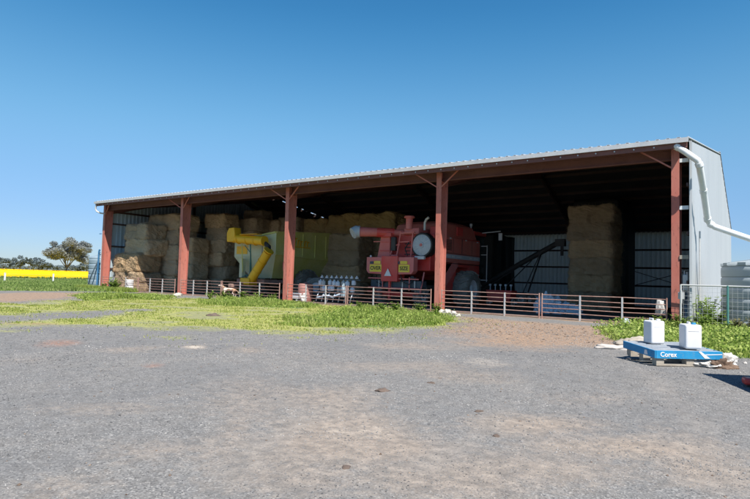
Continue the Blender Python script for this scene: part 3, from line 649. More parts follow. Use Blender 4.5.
for xx in (-15.5,-14.7,-13.9,-13.1): MB().box((xx,2.62,1.02),(xx+.05,2.7,1.40)).build('chopper_fin', M['galv'], ch)
MB().box((X1-.25,4.0,.75),(X1,6.0,2.5)).build('side_shield', M['hdred'], ch, bevel=.04)
# grain tank
mb = MB(); P1_ = [(X0+.15,4.9,4.0),(X1-.1,4.9,4.0),(X1-.1,9.1,4.0),(X0+.15,9.1,4.0)]; P2_ = [(X0+.35,5.2,4.85),(X1-.3,5.2,4.85),(X1-.3,8.8,4.85),(X0+.35,8.8,4.85)]; P3_ = [(X0+.8,5.7,5.05),(X1-.75,5.7,5.05),(X1-.75,8.2,5.05),(X0+.8,8.2,5.05)]
mb.add(P1_+P2_+P3_, [(0,1,5,4),(1,2,6,5),(2,3,7,6),(3,0,4,7),(4,5,9,8),(5,6,10,9),(6,7,11,10),(7,4,8,11),(8,9,10,11)]); mb.build('grain_tank', M['tankpink'], ch, bevel=.08)
MB().box((X1-.14,6.2,4.2),(X1-.06,6.9,4.7)).build('tank_window', M['hdred'], ch); MB().lathe((X1-.5,8.9,4.9),[(.05,0),(.05,.1),(.09,.12),(.09,.28),(0,.3)],10).build('work_lamp', M['rim'], ch)
# engine deck
MB().box((-15.2,3.4,3.62),(X1-.05,5.0,4.05)).build('engine_deck', M['hdred'], ch, bevel=.06)
MB().box((-14.3,3.3,4.05),(-13.3,4.9,4.42)).build('engine_cover', M['hdpink'], ch, bevel=.05)
MB().lathe((-13.95,3.3,4.35),[(.20,0),(.20,.62),(.30,.64),(.31,.70),(.27,.76),(0,.78)],20).build('air_intake', M['hdpink'], ch, True)
MB().tube([(-13.1,3.6,4.3),(-13.1,3.6,4.72),(-13.02,3.6,4.9),(-12.85,3.6,5.02)],.075,10).build('exhaust', M['galv'], ch, True)
MB().box((-13.0,4.0,4.0),(-12.45,4.85,4.55)).build('radiator_box', M['hdred'], ch, bevel=.04)
# rotary air screen, facing back
MB().lathe((-12.93,3.02,3.42),[(.66,.0),(.70,.05),(.70,.55)],28,(0,1,0)).build('screen_drum', M['black'], ch, True)
s_ = MB().lathe((-12.93,3.0,3.42),[(0,-.05),(.16,-.05),(.18,-.02),(.56,.0),(.60,.03),(.60,.05)],28,(0,1,0)).build('air_screen', M['stripe'], ch, True)
mb = MB()
for k in range(12): t0 = math.pi*2*k/12; mb.beam((-12.93+.16*math.cos(t0),2.985,3.42+.16*math.sin(t0)),(-12.93+.57*math.cos(t0),2.99,3.42+.57*math.sin(t0)),.018,.018)
mb.build('spokes', M['rim'], ch); MB().lathe((-12.93,2.93,3.42),[(0,0),(.09,0),(.09,.06)],12,(0,1,0)).build('hub', M['hdpink'], ch)
MB().box((-13.3,2.9,2.62),(-12.7,3.1,2.80)).build('beacon_bracket', M['rim'], ch, bevel=.02)
# rear hood and ladder frames
MB().prism([(-15.95,3.05,2.7),(-15.05,3.05,2.7),(-15.1,3.05,4.35),(-15.65,3.05,4.35)],(0,.35,0)).build('rear_tower', M['hdpink'], ch, bevel=.03)
MB().box((-15.62,3.0,3.62),(-15.12,3.05,3.68)).box((-15.75,3.0,3.1),(-15.1,3.05,3.14)).box((-15.5,3.0,4.0),(-15.2,3.04,4.25)).build('tower_ribs', M['hdred'], ch)
mb = MB()
mb.beam((-15.05,3.0,2.7),(-14.75,3.0,3.45),.07,.07).beam((-14.55,3.0,2.7),(-14.3,3.0,4.2),.08,.07).beam((-14.9,3.0,3.4),(-14.35,3.0,3.45),.07,.06).beam((-15.0,3.0,2.85),(-14.5,3.0,2.85),.07,.06)
mb.beam((-14.3,3.0,4.1),(-13.4,3.0,4.15),.07,.07).beam((-14.35,3.0,3.6),(-13.7,3.0,3.62),.06,.06).beam((-16.2,3.0,3.65),(-15.0,3.0,3.66),.05,.05)
mb.beam((-13.6,3.0,2.7),(-13.5,3.0,4.1),.07,.07)
mb.build('ladder', M['hdpink'], ch)
MB().box((-15.9,3.45,2.0),(-12.6,4.0,3.62)).build('rear_hood', M['hdred'], ch, bevel=.04)
# rear sign board
MB().prism([(-16.3,2.5,1.95),(-16.15,2.5,1.78),(-15.2,2.5,1.75),(-15.2,2.5,2.72),(-16.3,2.5,2.72)],(0,.45,0)).build('rear_board', M['hdpink'], ch, bevel=.02)
MB().prism([(-14.1,2.5,1.75),(-13.25,2.5,1.78),(-13.1,2.5,1.95),(-13.1,2.5,2.72),(-14.1,2.5,2.72)],(0,.45,0)).build('rear_board', M['hdpink'], ch, bevel=.02)
MB().box((-15.2,2.42,1.35),(-14.1,3.2,2.78)).build('rear_door', M['hdred'], ch, bevel=.02)
FX = Matrix.Rotation(R(90),4,'X')
for (xa, xb, tx) in ((-16.05,-15.22,'OVER'),(-14.06,-13.35,'SIZE')):
    p = MB().box((xa,2.475,1.88),(xb,2.50,2.30)).build('oversize_sign', M['signyellow'], ch)
    tm = text_mesh('lettering', tx, .30, M['black'], None, Matrix.Translation(((xa+xb)/2,2.47,2.08)) @ FX, squeeze=.98); tm.parent = p
for xa in (-15.75,-13.95): MB().box((xa,2.47,2.33),(xa+.45,2.5,2.50)).build('reflector', M['signyellow'], ch); MB().box((xa-.28,2.46,2.33),(xa-.06,2.5,2.47)).build('tail_lamp', M['blueblack'], ch)
tri = MB().prism([(-15.02,2.40,1.62),(-14.42,2.40,1.62),(-14.72,2.40,2.14)],(0,.02,0)).build('warning_triangle', M['hdred'], ch)
MB().prism([(-14.96,2.385,1.65),(-14.48,2.385,1.65),(-14.72,2.385,2.07)],(0,.014,0)).build('triangle_face', M['white'], tri)
MB().lathe((-16.15,2.7,2.72),[(.06,0),(.06,.1),(0,.13)],10).build('beacon', M['white'], ch)
# chopper and rear chassis
MB().box((-16.1,2.7,1.0),(-12.7,3.3,1.42)).build('chopper', M['blueblack'], ch, bevel=.04)
mb = MB().beam((-16.2,2.6,1.52),(-12.8,2.6,1.50),.06,.06).beam((-15.2,2.6,.9),(-15.2,2.6,1.6),.05,.05).beam((-13.4,2.6,.85),(-13.4,2.6,1.6),.05,.05).beam((-16.2,2.6,1.0),(-12.7,2.6,.98),.05,.05)
mb.beam((-15.9,2.6,.35),(-15.9,3.0,1.6),.05,.05).beam((-12.7,2.6,.7),(-12.7,3.0,1.9),.06,.06); mb.build('rear_frame', M['hdpink'], ch)
MB().box((-16.0,2.9,.5),(-13.0,3.1,.75)).build('rear_axle_guard', M['hdred'], ch)
# unloading auger folded back
a0, a1 = Vector((-13.9,3.9,4.15)), at(354,231.5,y=2.0)
d = (a1-a0); MB().tube([a0,a0+d*.25,a0+d*.55,a0+d*.93],[.17,.20,.25,.29],16).build('unloading_auger', M['hdpink'], ch, True)
MB().tube([a0+d*.34,a0+d*.62],.27,12).cbox(tuple(a0+d*.5-Vector((0,0,.15))),(1.1,.3,.2)).build('auger_clamp', M['hdred'], ch)
sp = MB().tube([a0+d*.90,a0+d*.96,a1+Vector((0,-.12,-.12))],[.34,.36,.33],16).build('auger_spout', M['stripe'], ch, True)
mb = MB()
for k in range(8):
    t0 = math.pi*2*k/8; c_ = a1+(a1-a0).normalized()*.03+Vector((0,-.06,-.06)); uu = (a1-a0).normalized().orthogonal().normalized(); ww = (a1-a0).normalized().cross(uu); mb.beam(c_,c_+(uu*math.cos(t0)+ww*math.sin(t0))*.27,.03,.03)
mb.build('spout_guard', M['white'], ch)
# cab and header end, deep in the shade
MB().box((-15.9,9.3,1.7),(-12.8,11.0,4.5)).build('cab', M['glass'], ch, bevel=.08); MB().box((-16.0,9.25,4.5),(-12.7,11.1,4.75)).build('cab_roof', M['hdred'], ch, bevel=.08)
MB().beam((X1+.1,9.3,4.6),(X1+1.3,9.4,4.7),.05,.05).cbox((X1+1.3,9.4,4.35),(.22,.08,.45)).build('mirror', M['rim'], ch)
MB().beam((X1+.1,9.2,1.6),(X1+.55,9.2,1.6),.05,.05).beam((X1+.5,9.2,1.5),(X1+.5,9.2,3.8),.04,.04).beam((X1+.1,9.2,3.2),(X1+.5,9.2,3.2),.04,.04).beam((X1+.1,9.2,3.75),(X1+.5,9.2,3.75),.04,.04).build('handrail', M['rim'], ch)

# ------------------------------------------------------------------ grain cart with yellow folding auger
gc = empty('grain_cart', (-26.4,6,0), label='dusty olive grain cart with folded yellow auger left of the middle post', cat='grain cart')
A, B_ = -28.45, -24.3
# bin: vertical upper walls, hopper below
up_ = [(A,3.0,3.95),(B_,3.0,4.42),(B_,8.6,4.78),(A,8.6,4.6)]
md = [(A,3.0,2.75),(B_,3.0,2.95),(B_,9.0,2.75),(A,9.0,2.75)]; lo = [(-27.3,3.6,1.3),(-25.2,3.6,1.3),(-25.2,8.2,1.3),(-27.3,8.2,1.3)]
MB().add(up_+md, [(0,1,5,4)]).add([up_[0],up_[1],up_[2],up_[3]],[(0,1,2,3)]).build('bin_end', M['bingreen'], gc)
MB().add(up_+md, [(1,2,6,5),(2,3,7,6),(3,0,4,7)]).build('bin_side', M['binside'], gc)
MB().add(md+lo, [(0,1,5,4)]).build('hopper_end', M['bingreen'], gc); MB().add(md+lo, [(1,2,6,5),(2,3,7,6),(3,0,4,7),(4,5,6,7)]).build('hopper', M['binside'], gc)
MB().beam((B_+.03,3.0,4.42),(B_+.03,8.6,4.78),.08,.1).beam((B_+.03,8.6,4.78),(B_+.03,9.05,4.2),.08,.1).beam((B_+.03,9.02,4.2),(B_+.03,9.02,2.75),.08,.1).beam((B_+.03,3,2.95),(B_+.03,9,2.75),.08,.1).beam((A,2.96,3.95),(B_,2.96,4.42),.08,.1).build('rim_channel', M['binside'], gc)
mb = MB()
for yy in (4.3,5.6,6.9,8.1): mb.box((B_,yy,2.9),(B_+.05,yy+.07,4.5))
mb.build('side_ribs', M['binside'], gc)
mb = MB(); rr = random.Random(4)   # worn yellow lettering, too faded to read
for k, (yy, h) in enumerate(((4.75,.55),(5.05,.42),(5.32,.36),(5.75,.40),(6.02,.36))):
    mb.beam((B_+.06,yy,3.62),(B_+.06,yy+.05,3.62+h),.02,.09,up=(0,1,0)); mb.beam((B_+.06,yy,3.62+h*.9),(B_+.06,yy+.22,3.62+h*.95),.02,.08)
mb.box((B_+.055,4.7,3.52),(B_+.065,6.4,3.58)); mb.build('side_lettering', M['yellow'], gc)
MB().box((-28.2,2.97,2.95),(-27.1,2.99,3.5)).build('end_decal', M['yellow'], gc)
# chassis
MB().box((-27.6,2.6,.95),(-24.9,8.9,1.2)).beam((-26.3,2.6,.9),(-26.3,.9,.75),.3,.2).build('chassis', M['railred'], gc)
for xx in (-28.1,-24.45): wheel(gc, (xx,6.3,.98), (1 if xx>-26 else -1,0,0), .98, .75, .45, 16)
# auger: top barrel with upturned spout, lower barrel
mb = MB().tube([(-27.75,2.3,4.0),(-24.75,2.3,3.78)],.30,20).build('upper_auger', M['yellow'], gc, True)
MB().prism([(-28.15,2.0,3.75),(-27.45,2.0,3.75),(-27.35,2.0,4.25),(-27.45,2.0,4.75),(-28.0,2.0,4.72),(-28.2,2.0,4.35)],(0,.62,0)).build('auger_spout', M['yellow'], gc, bevel=.05)
MB().tube([(-24.2,2.2,3.02),(-25.95,2.3,.98)],.30,20).build('lower_auger', M['yellow'], gc, True)
MB().lathe((-24.12,2.2,3.12),[(.35,-.05),(.35,.03),(.25,.04)],20,(.65,0,.76)).build('flange', M['yellow'], gc); MB().tube([(-24.9,2.35,3.75),(-24.45,2.5,3.4),(-24.3,2.35,3.1)],.16,10).build('hinge', M['dark'], gc)
MB().lathe((-24.7,2.3,3.78),[(.34,-.06),(.34,.05)],20,(1,0,-.07)).build('flange', M['yellow'], gc)
for xx in (-27.2,-26.3,-25.5): MB().lathe((xx,2.3,3.96-(xx+27.75)*.073),[(.325,-.02),(.325,.02)],20,(1,0,-.073)).build('band', M['yellow'], gc)
for f_ in (.3,.6): MB().lathe((-24.2-1.75*f_,2.2+.1*f_,3.02-2.04*f_),[(.325,-.02),(.325,.02)],20,(.65,0,.76)).build('band', M['yellow'], gc)
MB().box((-26.9,2.05,4.22),(-25.2,2.55,4.26)).build('walk_plate', M['yellow'], gc)
MB().cbox((-26.05,2.3,1.05),(.9,.8,.45)).build('auger_boot', M['yellow'], gc, bevel=.06)
for xx, mm in ((-26.95,'binside'),(-26.1,'teal'),(-24.95,'timber')): MB().tube([(xx,2.35,3.6),(xx-.1 if mm!='timber' else xx-.2,2.6,1.7 if mm!='timber' else 2.2)],.045 if mm=='teal' else .035,8).build('hydraulic_ram', M[mm], gc, True)
MB().tube([(-26.7,2.4,3.5),(-26.1,2.4,3.0),(-26.2,2.5,1.5),(-26.8,2.4,1.35)],.03,6).tube([(-26.9,2.4,1.3),(-26.3,2.3,1.5),(-26.0,2.2,1.2)],.035,6).build('hose', M['teal'], gc, True)
MB().box((-27.4,2.6,1.3),(-27.1,2.9,2.6)).build('ladder', M['bingreen'], gc); MB().lathe((-23.98,3.6,1.85),[(.14,0),(.16,.15),(.16,.55),(.1,.65),(0,.66)],12).build('extinguisher', M['hdpink'], gc, True)

# ------------------------------------------------------------------ white jug rack (spray implement) and tank in front of it
jr = empty('spray_rig', (-17.5,1.4,0), label='low implement with rows of white jugs behind rails, left of the harvester', cat='sprayer')
MB().beam((-19.1,1.5,1.42),(-15.95,1.5,1.36),.07,.07).beam((-19.1,1.5,.62),(-16.2,1.5,.60),.08,.08).beam((-19.0,2.2,.62),(-16.2,2.2,.60),.08,.08).beam((-19.0,1.5,.3),(-19.0,1.5,1.42),.06,.06).beam((-16.4,1.5,.1),(-16.4,1.5,1.4),.06,.06).beam((-17.7,1.5,.1),(-17.7,1.5,1.4),.06,.06).build('frame', M['blueblack'], jr)
k = 0
for row, z in ((0,.66),(1,1.02)):
    for i in range(8):
        x = -18.85+i*.345+random.uniform(-.02,.02)
        x += random.uniform(-.05,.05); z_ = z; zz_ = z+random.uniform(-.05,.05)
        MB().lathe((x,1.45+random.uniform(-.12,.12),zz_),[(.115,0),(.135,.02),(.135,.22),(.11,.26),(.05,.28),(.05,.33),(0,.33)],12).build('jug', M['white'] if (i*3+row)%4 else M['wrap'], jr, True)
for i in range(8): MB().lathe((-18.8+i*.37,1.5,1.44),[(.10,0),(.10,.06),(.04,.1),(.04,.15),(0,.16)],10).build('nozzle_cap', M['white'], jr, True)
mb = MB()
for i in range(7):
    x = -18.9+i*.42; mb.tube([(x,1.4,.62),(x+.1,1.1,.35),(x-.05,1.2,.08)],.03,6)
mb.build('feet', M['stripe'], jr, True)
MB().tube([(-18.9,1.2,.25),(-18.2,1.15,.42),(-17.6,1.1,.35),(-17.1,1.2,.55)],.06,8).build('hose', M['plasticblue'], jr, True)
wheel(jr, (-20.2,2.6,.85), (.5,-.85,0), .6, .3, .28, 0)
M['postdrum'] = weathered('faded red drum paint', (.34,.13,.11), (.40,.20,.17), (.2,.08,.07), 2, .5, .6)
pt = MB().lathe((-19.95,1.35,0),[(.42,0),(.45,.05),(.45,.95),(.40,1.05),(.12,1.08),(.12,1.14),(0,1.14)],22).build('drum', M['postdrum'], None, True); tag(pt, 'faded red drum between the middle post and the white jugs', 'drum')
wb = empty('crate', (-20.3,.9,0), label='white plastic crate in front of the faded red drum', cat='crate')
MB().box((-20.75,.7,.12),(-19.85,1.1,.16)).box((-20.75,.7,.12),(-19.85,.73,.48)).box((-20.75,1.07,.12),(-19.85,1.1,.48)).box((-20.75,.7,.12),(-20.72,1.1,.48)).box((-19.88,.7,.12),(-19.85,1.1,.48)).build('tub', M['white'], wb); MB().box((-20.79,.66,.44),(-19.81,.70,.50)).box((-20.6,.68,.0),(-20.5,1.1,.12)).box((-20.1,.68,.0),(-20.0,1.1,.12)).build('rim', M['stripe'], wb)
tag(crumple('rag', (-19.35,.5,0), (.22,.15,.35), M['wrap'], 23, .6), 'pale twisted cloth on the ground by the faded red drum', 'cloth')
tag(crumple('rag', (-16.75,1.0,.45), (.13,.12,.5), M['teal'], 29, .5), 'pale green cloth draped over the right end of the jug rack', 'cloth').data.materials[0] = M['tankblue']

# white drum at the left end, stone by the second post
wd = MB().lathe((-36.85,.12,-.02),[(.28,0),(.30,.04),(.31,.4),(.295,.42),(.31,.45),(.30,.84),(.26,.88),(0,.88)],24).build('drum', M['white'], None, True); tag(wd, 'white plastic drum standing before the sunlit straw', 'drum')

# ------------------------------------------------------------------ grain conveyor (dark) and red seed box
ca = empty('grain_conveyor', (-10.3,12,0), label='long dark tilted grain conveyor against the lit back wall', cat='conveyor')
MB().tube([(-13.8,12,1.05),(-8.1,12,4.18)],.17,12).build('tube', M['dark'], ca, True); MB().box((-8.35,11.8,3.9),(-7.75,12.2,4.35)).tube([(-7.95,12,4.0),(-7.95,12,3.3)],.1,8).build('head', M['dark'], ca)
MB().beam((-13.3,12,1.0),(-9.7,12.0,3.2),.06,.06).beam((-10.3,11.6,.9),(-9.3,11.9,3.5),.07,.07).beam((-12.0,12,.9),(-9.9,12,3.0),.06,.06).beam((-10.3,12.5,.9),(-9.3,12.1,3.5),.07,.07).beam((-12.2,12,.85),(-10.2,12,.85),.07,.07).build('undercarriage', M['dark'], ca)
for yy in (11.3,12.7): wheel(ca,(-10.3,yy,.42),(0,-1 if yy<12 else 1,0),.42,.2,.2)
rb = empty('seed_box', (-10.3,8.2,0), label='red seed box on small wheels right of the harvester front wheel', cat='seed box')
MB().prism([(-11.25,7.9,1.02),(-9.6,7.9,1.02),(-9.75,7.9,.38),(-11.1,7.9,.38)],(0,.9,0)).build('box', M['hdred'], rb, bevel=.03)
for i in range(5): MB().tube([(-11.05+i*.33,8.1,1.02),(-11.05+i*.33,8.1,1.3)],.03,6).cbox((-11.05+i*.33,8.1,1.33),(.12,.1,.1)).build('lever', M['stripe'], rb)
for xx in (-11.2,-9.65): wheel(rb,(xx,8.3,.3),(1,0,0),.3,.14,.14)

# ------------------------------------------------------------------ rain tanks
def rtank(name, c, r, h, mat, label, band):
    t_ = empty(name, c, label=label, cat='tank'); c = Vector(c)
    prof = [(r*.99,0)]; z = .0
    while z < h-.1:
        prof += [(r,z+.02),(r*1.004,z+band*.5),(r,z+band*.86),(r*.985,z+band*.90),(r*.985,z+band*.96),(r,z+band)]; z += band
    h2 = z; prof += [(r*.985,h2+.06),(r*.93,h2+.14)]
    a = MB().lathe(c, prof, 64).build('shell', mat, t_, True, angle=60)
    MB().lathe(c+Vector((0,0,h2+.14)),[(r*.93,0),(r*.5,.16),(.4,.24),(.4,.34),(.36,.38),(0,.38)],48).build('lid', mat, t_, True)
    return t_, h2
tk, h2 = rtank('rain_tank', (3.25,2.6,-.05), 2.0, 2.45, M['tankgrey'], 'large grey ribbed poly rain tank beside the pale end wall', .40)
for k in range(14):
    t0 = 2*math.pi*k/14; p = Vector((3.25+1.95*math.cos(t0),2.6+1.95*math.sin(t0),h2+.02)); MB().cbox(p,(.34,.12,.1),Matrix.Rotation(t0+math.pi/2,3,'Z')).build('lug', M['tankgrey'], tk)
tk2, h2 = rtank('rain_tank', (-42.0,1.0,-.05), 1.25, 2.55, M['tankblue'], 'pale blue ribbed rain tank behind the leftmost red post', .42)
MB().tube([(-41.2,-.1,2.2),(-41.1,-.45,1.5),(-41.3,-.6,.8),(-41.5,-.6,.3)],.05,8).build('hose', M['blueblack'], tk2, True)

# ------------------------------------------------------------------ pallet, jerrycans and rubbish
PA = Vector((1.26,-12.53,0)); rzp = R(39.6); e1 = Vector((math.cos(rzp),math.sin(rzp),0)); e2 = Vector((-math.sin(rzp),math.cos(rzp),0))
pal = empty('pallet', PA, label='blue pallet with white lettering lying propped on the gravel edge', cat='pallet')
TI = Matrix.Rotation(R(1.5),3,'Y')
def pb(mb, u0, u1, v0, v1, z0, z1):   # box in pallet axes (u along the lettered side)
    vs = []
    for z in (z0,z1):
        for u, v_ in ((u0,v0),(u1,v0),(u1,v1),(u0,v1)): p = e1*u+e2*v_; vs.append(Vector((p.x,p.y,z+.05*v_/1.05))+PA)
    return mb.add(vs, [(0,3,2,1),(4,5,6,7),(0,1,5,4),(1,2,6,5),(2,3,7,6),(3,0,4,7)])
W_, D_ = 1.22, 1.10
for k in range(6): v0 = .02+k*(D_-.12)/5; pb(MB(), .0, W_, v0, v0+.10, .272, .30).build('deck_board', M['boards'], pal)
pb(MB(), .0, W_, -.012, .018, .165, .302).build('side_board', M['chep'], pal); pb(MB(), -.022, -.0, .0, D_, .165, .298).build('side_board', M['chep'], pal)
pb(MB(), .0, W_, D_-.02, D_+.01, .165, .298).build('side_board', M['chep'], pal); pb(MB(), W_, W_+.022, .0, D_, .165, .298).build('side_board', M['chep'], pal)
for u in (.02,.58,1.14):
    for v_ in (.02,.45,.89): pb(MB(), u, u+.14, v_, v_+.14, .06, .27).build('block', M['timber'], pal)
for v_ in (.02,.45,.89): pb(MB(), .02, W_-.02, v_, v_+.13, .03, .058).build('bottom_board', M['timber'], pal)
FR = Matrix(((e1.x,0,e2.x*-1,0),(e1.y,0,e2.y*-1,0),(0,1,0,0),(0,0,0,1)))
pc = PA+e1*.22-e2*.016+Vector((0,0,.232)); T = Matrix.Translation(pc) @ FR
text_mesh('lettering', 'Corex', .115, M['white'], pal, T, .003)
mb = MB(); 
def onface(pts): return [PA+e1*u-e2*.013+Vector((0,0,z)) for u, z in pts]
mb.prism(onface([(.78,.300),(.83,.300),(1.0,.178),(.90,.178)]),-e2*.004).prism(onface([(.9,.235),(1.22,.25),(1.22,.262),(.9,.250)]),-e2*.004); mb.build('painted_marks', M['white'], pal)
mb = MB(); mb.prism([PA-e1*.024+e2*v_+Vector((0,0,z)) for v_, z in ((.22,.20),(.34,.20),(.32,.28),(.25,.28))],-e1*.004); mb.build('painted_marks', M['white'], pal)

def jerry(name, c, rz, label, capcol, w_=.30, d_=.36, h=.46):
    r_ = empty(name, c, label=label, cat='jerrycan', group='white jerrycans on the pallet')
    bm = bmesh.new(); bmesh.ops.create_cube(bm, size=1)
    for v_ in bm.verts: v_.co = Vector((v_.co.x*w_, v_.co.y*d_, (v_.co.z+.5)*h))
    bmesh.ops.bevel(bm, geom=[e for e in bm.edges], offset=.045, segments=4, affect='EDGES', profile=.6)
    me = bpy.data.meshes.new('can_body'); bm.to_mesh(me); bm.free(); me.materials.append(M['white']); me.polygons.foreach_set('use_smooth',[True]*len(me.polygons)); me.set_sharp_from_angle(angle=R(50))
    o = bpy.data.objects.new('can_body', me); COL.objects.link(o); o.parent = r_
    MB().box((-w_/2-.004,-d_/2+.05,.06),(-w_/2+.01,d_/2-.05,.07)).box((-w_/2-.004,-d_/2+.05,h-.12),(-w_/2+.01,d_/2-.05,h-.11)).box((-w_/2+.05,-d_/2-.004,h-.12),(w_/2-.05,-d_/2+.01,h-.11)).build('moulded_ribs', M['white'], None).parent = r_
    MB().tube([(0,.03,h-.02),(0,.03,h+.03),(0,.13,h+.03),(0,.13,h-.02)],.014,8).build('handle', M['white'], None, True).parent = r_
    MB().lathe((.02,-.10,h-.01),[(.04,0),(.04,.035),(.035,.045),(0,.045)],14).build('cap', M[capcol], None, True).parent = r_
    r_.rotation_euler.z = rz; return r_
jerry('jerrycan', (1.08,-11.62,.345), rzp+R(4), 'white jerrycan on the left of the blue pallet, squarer one without visible cap', 'white', .28,.28,.44)
jerry('jerrycan', (1.72,-11.86,.33), rzp-R(14), 'white jerrycan on the right of the blue pallet with blue cap', 'chep', .28,.35,.44)
tag(crumple('plastic_wrap', (1.95,-11.75,.0), (.34,.22,.12), M['wrap'], 31, .45, 5, rz=rzp), 'dirty white wrap bulging from under the right side of the pallet', 'plastic')
tag(crumple('plastic_wrap', (2.22,-11.25,.0), (.22,.20,.17), M['wrap'], 37, .4, 5, rz=rzp), 'pale wrap heaped at the far right pallet corner', 'plastic')
tag(crumple('stump', (2.20,-11.78,.0), (.22,.13,.13), M['dark'], 41, .7, 4, rz=rzp), 'dark brown knotty wood piece among the wrap under the pallet', 'wood').data.materials[0] = weathered('rotten bark', (.08,.05,.035), (.18,.12,.08), (.03,.02,.015), 6, .6, .9)
tag(crumple('timber_offcut', tuple(gp(613,349)+Vector((0,0,-.02))), (.42,.10,.09), M['rock'], 43, .35, 4, rz=.15), 'pale bone grey wood offcut left of the pallet', 'wood')
tag(crumple('timber_offcut', tuple(gp(636,347)+Vector((0,0,0))), (.40,.2,.16), M['timber'], 47, .5, 4, rz=.5), 'brown lump of timber behind the left jerrycan', 'wood')
# red trailer whose drawbar foot pokes in at the right edge, its deck shading the gravel
tr = empty('trailer', (3.4,-13.6,0), label='red steel trailer foot poking in at the right edge of the picture', cat='trailer')
tr_dir = Vector((.81,.58,0)); 
MB().prism([(2.93,-13.47,1.55),(3.9,-15.4,1.55),(7.1,-13.4,1.55),(5.9,-11.66,1.55)],(0,0,.12)).build('deck', M['implred'], tr)
MB().beam((2.60,-13.78,.10),(4.6,-13.3,.16),.22,.10).build('drawbar', M['implred'], tr, bevel=.03); MB().box((3.5,-13.7,.05),(3.65,-13.55,1.55)).box((5.7,-14.0,0),(5.85,-13.85,1.55)).box((5.5,-12.6,0),(5.65,-12.45,1.55)).box((3.9,-14.9,0),(4.05,-14.75,1.55)).build('leg', M['implred'], tr)
MB().box((2.7,-13.95,0),(2.78,-13.6,.07)).build('foot_plate', M['dark'], tr)

# stones, clods
def stone(px, py, s, mat, label, cat='stone', seed=1, flat=.6):
    p = gp(px,py); o = crumple('stone', (p.x,p.y,float(ground_z(np.array([p.x]),np.array([p.y]))[0])-.01), (s,s*.7,s*flat), mat, seed, .35, 3, rz=seed); tag(o, label, cat, 'loose stones and clods'); return o
stone(178,296.5,.36,M['rock'],'pale block stone at the foot of the second red post',seed=2,flat=.45)
for i,(a,b_,s,l) in enumerate(((441,313,.22,'pale rubble lump nearest the fourth post'),(447,313.5,.26,'larger pale rubble lump right of the fourth post'),(453,314.5,.2,'small pale rubble lump farther right of the fourth post'),(458,316,.14,'smallest pale rubble lump by the fourth post'))): stone(a,b_,s,M['rock'],l,seed=4+i)
M['clod'] = weathered('dark clod', (.09,.065,.05), (.15,.11,.09), (.04,.03,.03), 6, .5, .95, bmp=.3)
for i,(a,b_,s,l) in enumerate(((382.5,390.5,.10,'flat dark clod in the middle of the yard'),(346,468,.05,'dark clod low in the middle foreground'),(431,383,.06,'small dark clod right of the yard centre'),(479,411,.06,'dark clod group in the right half of the yard'),(496,436,.05,'dark clod at lower right of the yard'),(440,378,.04,'tiny dark clod near the yard centre'),(213,315.5,.22,'dark tuft of dirt on the olive grass'))): stone(a,b_,s,M['clod'],l,'clod',seed=20+i,flat=.35)
stone(745,363,.05,M['rock'],'small white pebble right of the pallet',seed=33)

# ------------------------------------------------------------------ dog behind the rails
def skin(name, joints, bones, mat, root=0, sub=2):
    me = bpy.data.meshes.new(name); me.from_pydata([j[0] for j in joints], bones, []); o = bpy.data.objects.new(name, me); COL.objects.link(o)
    md_ = o.modifiers.new('skin','SKIN'); md_.use_smooth_shade = True
    me.skin_vertices[0].data  # layer created with the modifier
    for i, j in enumerate(joints):
        rr_ = j[1]; me.skin_vertices[0].data[i].radius = rr_ if isinstance(rr_, tuple) else (rr_,rr_); me.skin_vertices[0].data[i].use_root = (i == root)
    o.modifiers.new('sub','SUBSURF').levels = sub; o.modifiers['sub'].render_levels = sub
    dg = bpy.context.evaluated_depsgraph_get(); m2 = bpy.data.meshes.new_from_object(o.evaluated_get(dg)); bpy.data.objects.remove(o)
    m2.materials.clear(); m2.materials.append(mat); m2.name = name; m2.polygons.foreach_set('use_smooth',[True]*len(m2.polygons)); o = bpy.data.objects.new(name, m2); COL.objects.link(o); return o
dm, t, b = newmat('tan and white coat'); v = coords(t); t.links.new(ramp(t, nz(t, v, 3.2, 3, .5), [(.45,(.34,.20,.12)),(.52,(.62,.54,.46))]).outputs[0], b.inputs['Base Color']); b.inputs['Roughness'].default_value = .9
J = [((0,0,.50),.11),((.22,0,.50),.105),((-.24,0,.52),.13),((-.40,0,.58),.095),((-.50,0,.70),.075),((-.60,0,.76),.085),((-.72,0,.73),.045),((-.80,0,.71),.03),
     ((.36,0,.50),.10),((.50,0,.44),.03),((.62,0,.34),.022),((.70,0,.28),.012),
     ((-.28,.09,.38),.055),((-.26,.10,.22),.032),((-.29,.10,.06),.024),((-.33,.10,.02),.026),
     ((-.28,-.09,.38),.055),((-.32,-.10,.22),.032),((-.30,-.10,.06),.024),((-.34,-.10,.02),.026),
     ((.36,.10,.40),.07),((.30,.11,.27),.045),((.42,.11,.17),.026),((.39,.11,.04),.022),((.35,.11,.02),.026),
     ((.36,-.10,.40),.07),((.27,-.11,.27),.045),((.38,-.11,.17),.026),((.35,-.11,.04),.022),((.31,-.11,.02),.026)]
Bn = [(0,1),(0,2),(2,3),(3,4),(4,5),(5,6),(6,7),(1,8),(8,9),(9,10),(10,11),(2,12),(12,13),(13,14),(14,15),(2,16),(16,17),(17,18),(18,19),(8,20),(20,21),(21,22),(22,23),(23,24),(8,25),(25,26),(26,27),(27,28),(28,29)]
dog = empty('dog', (-25.9,.55,0), label='tan and white dog standing behind the rails right of the second post', cat='dog')
bd = skin('dog_body', J, Bn, dm); bd.parent = dog
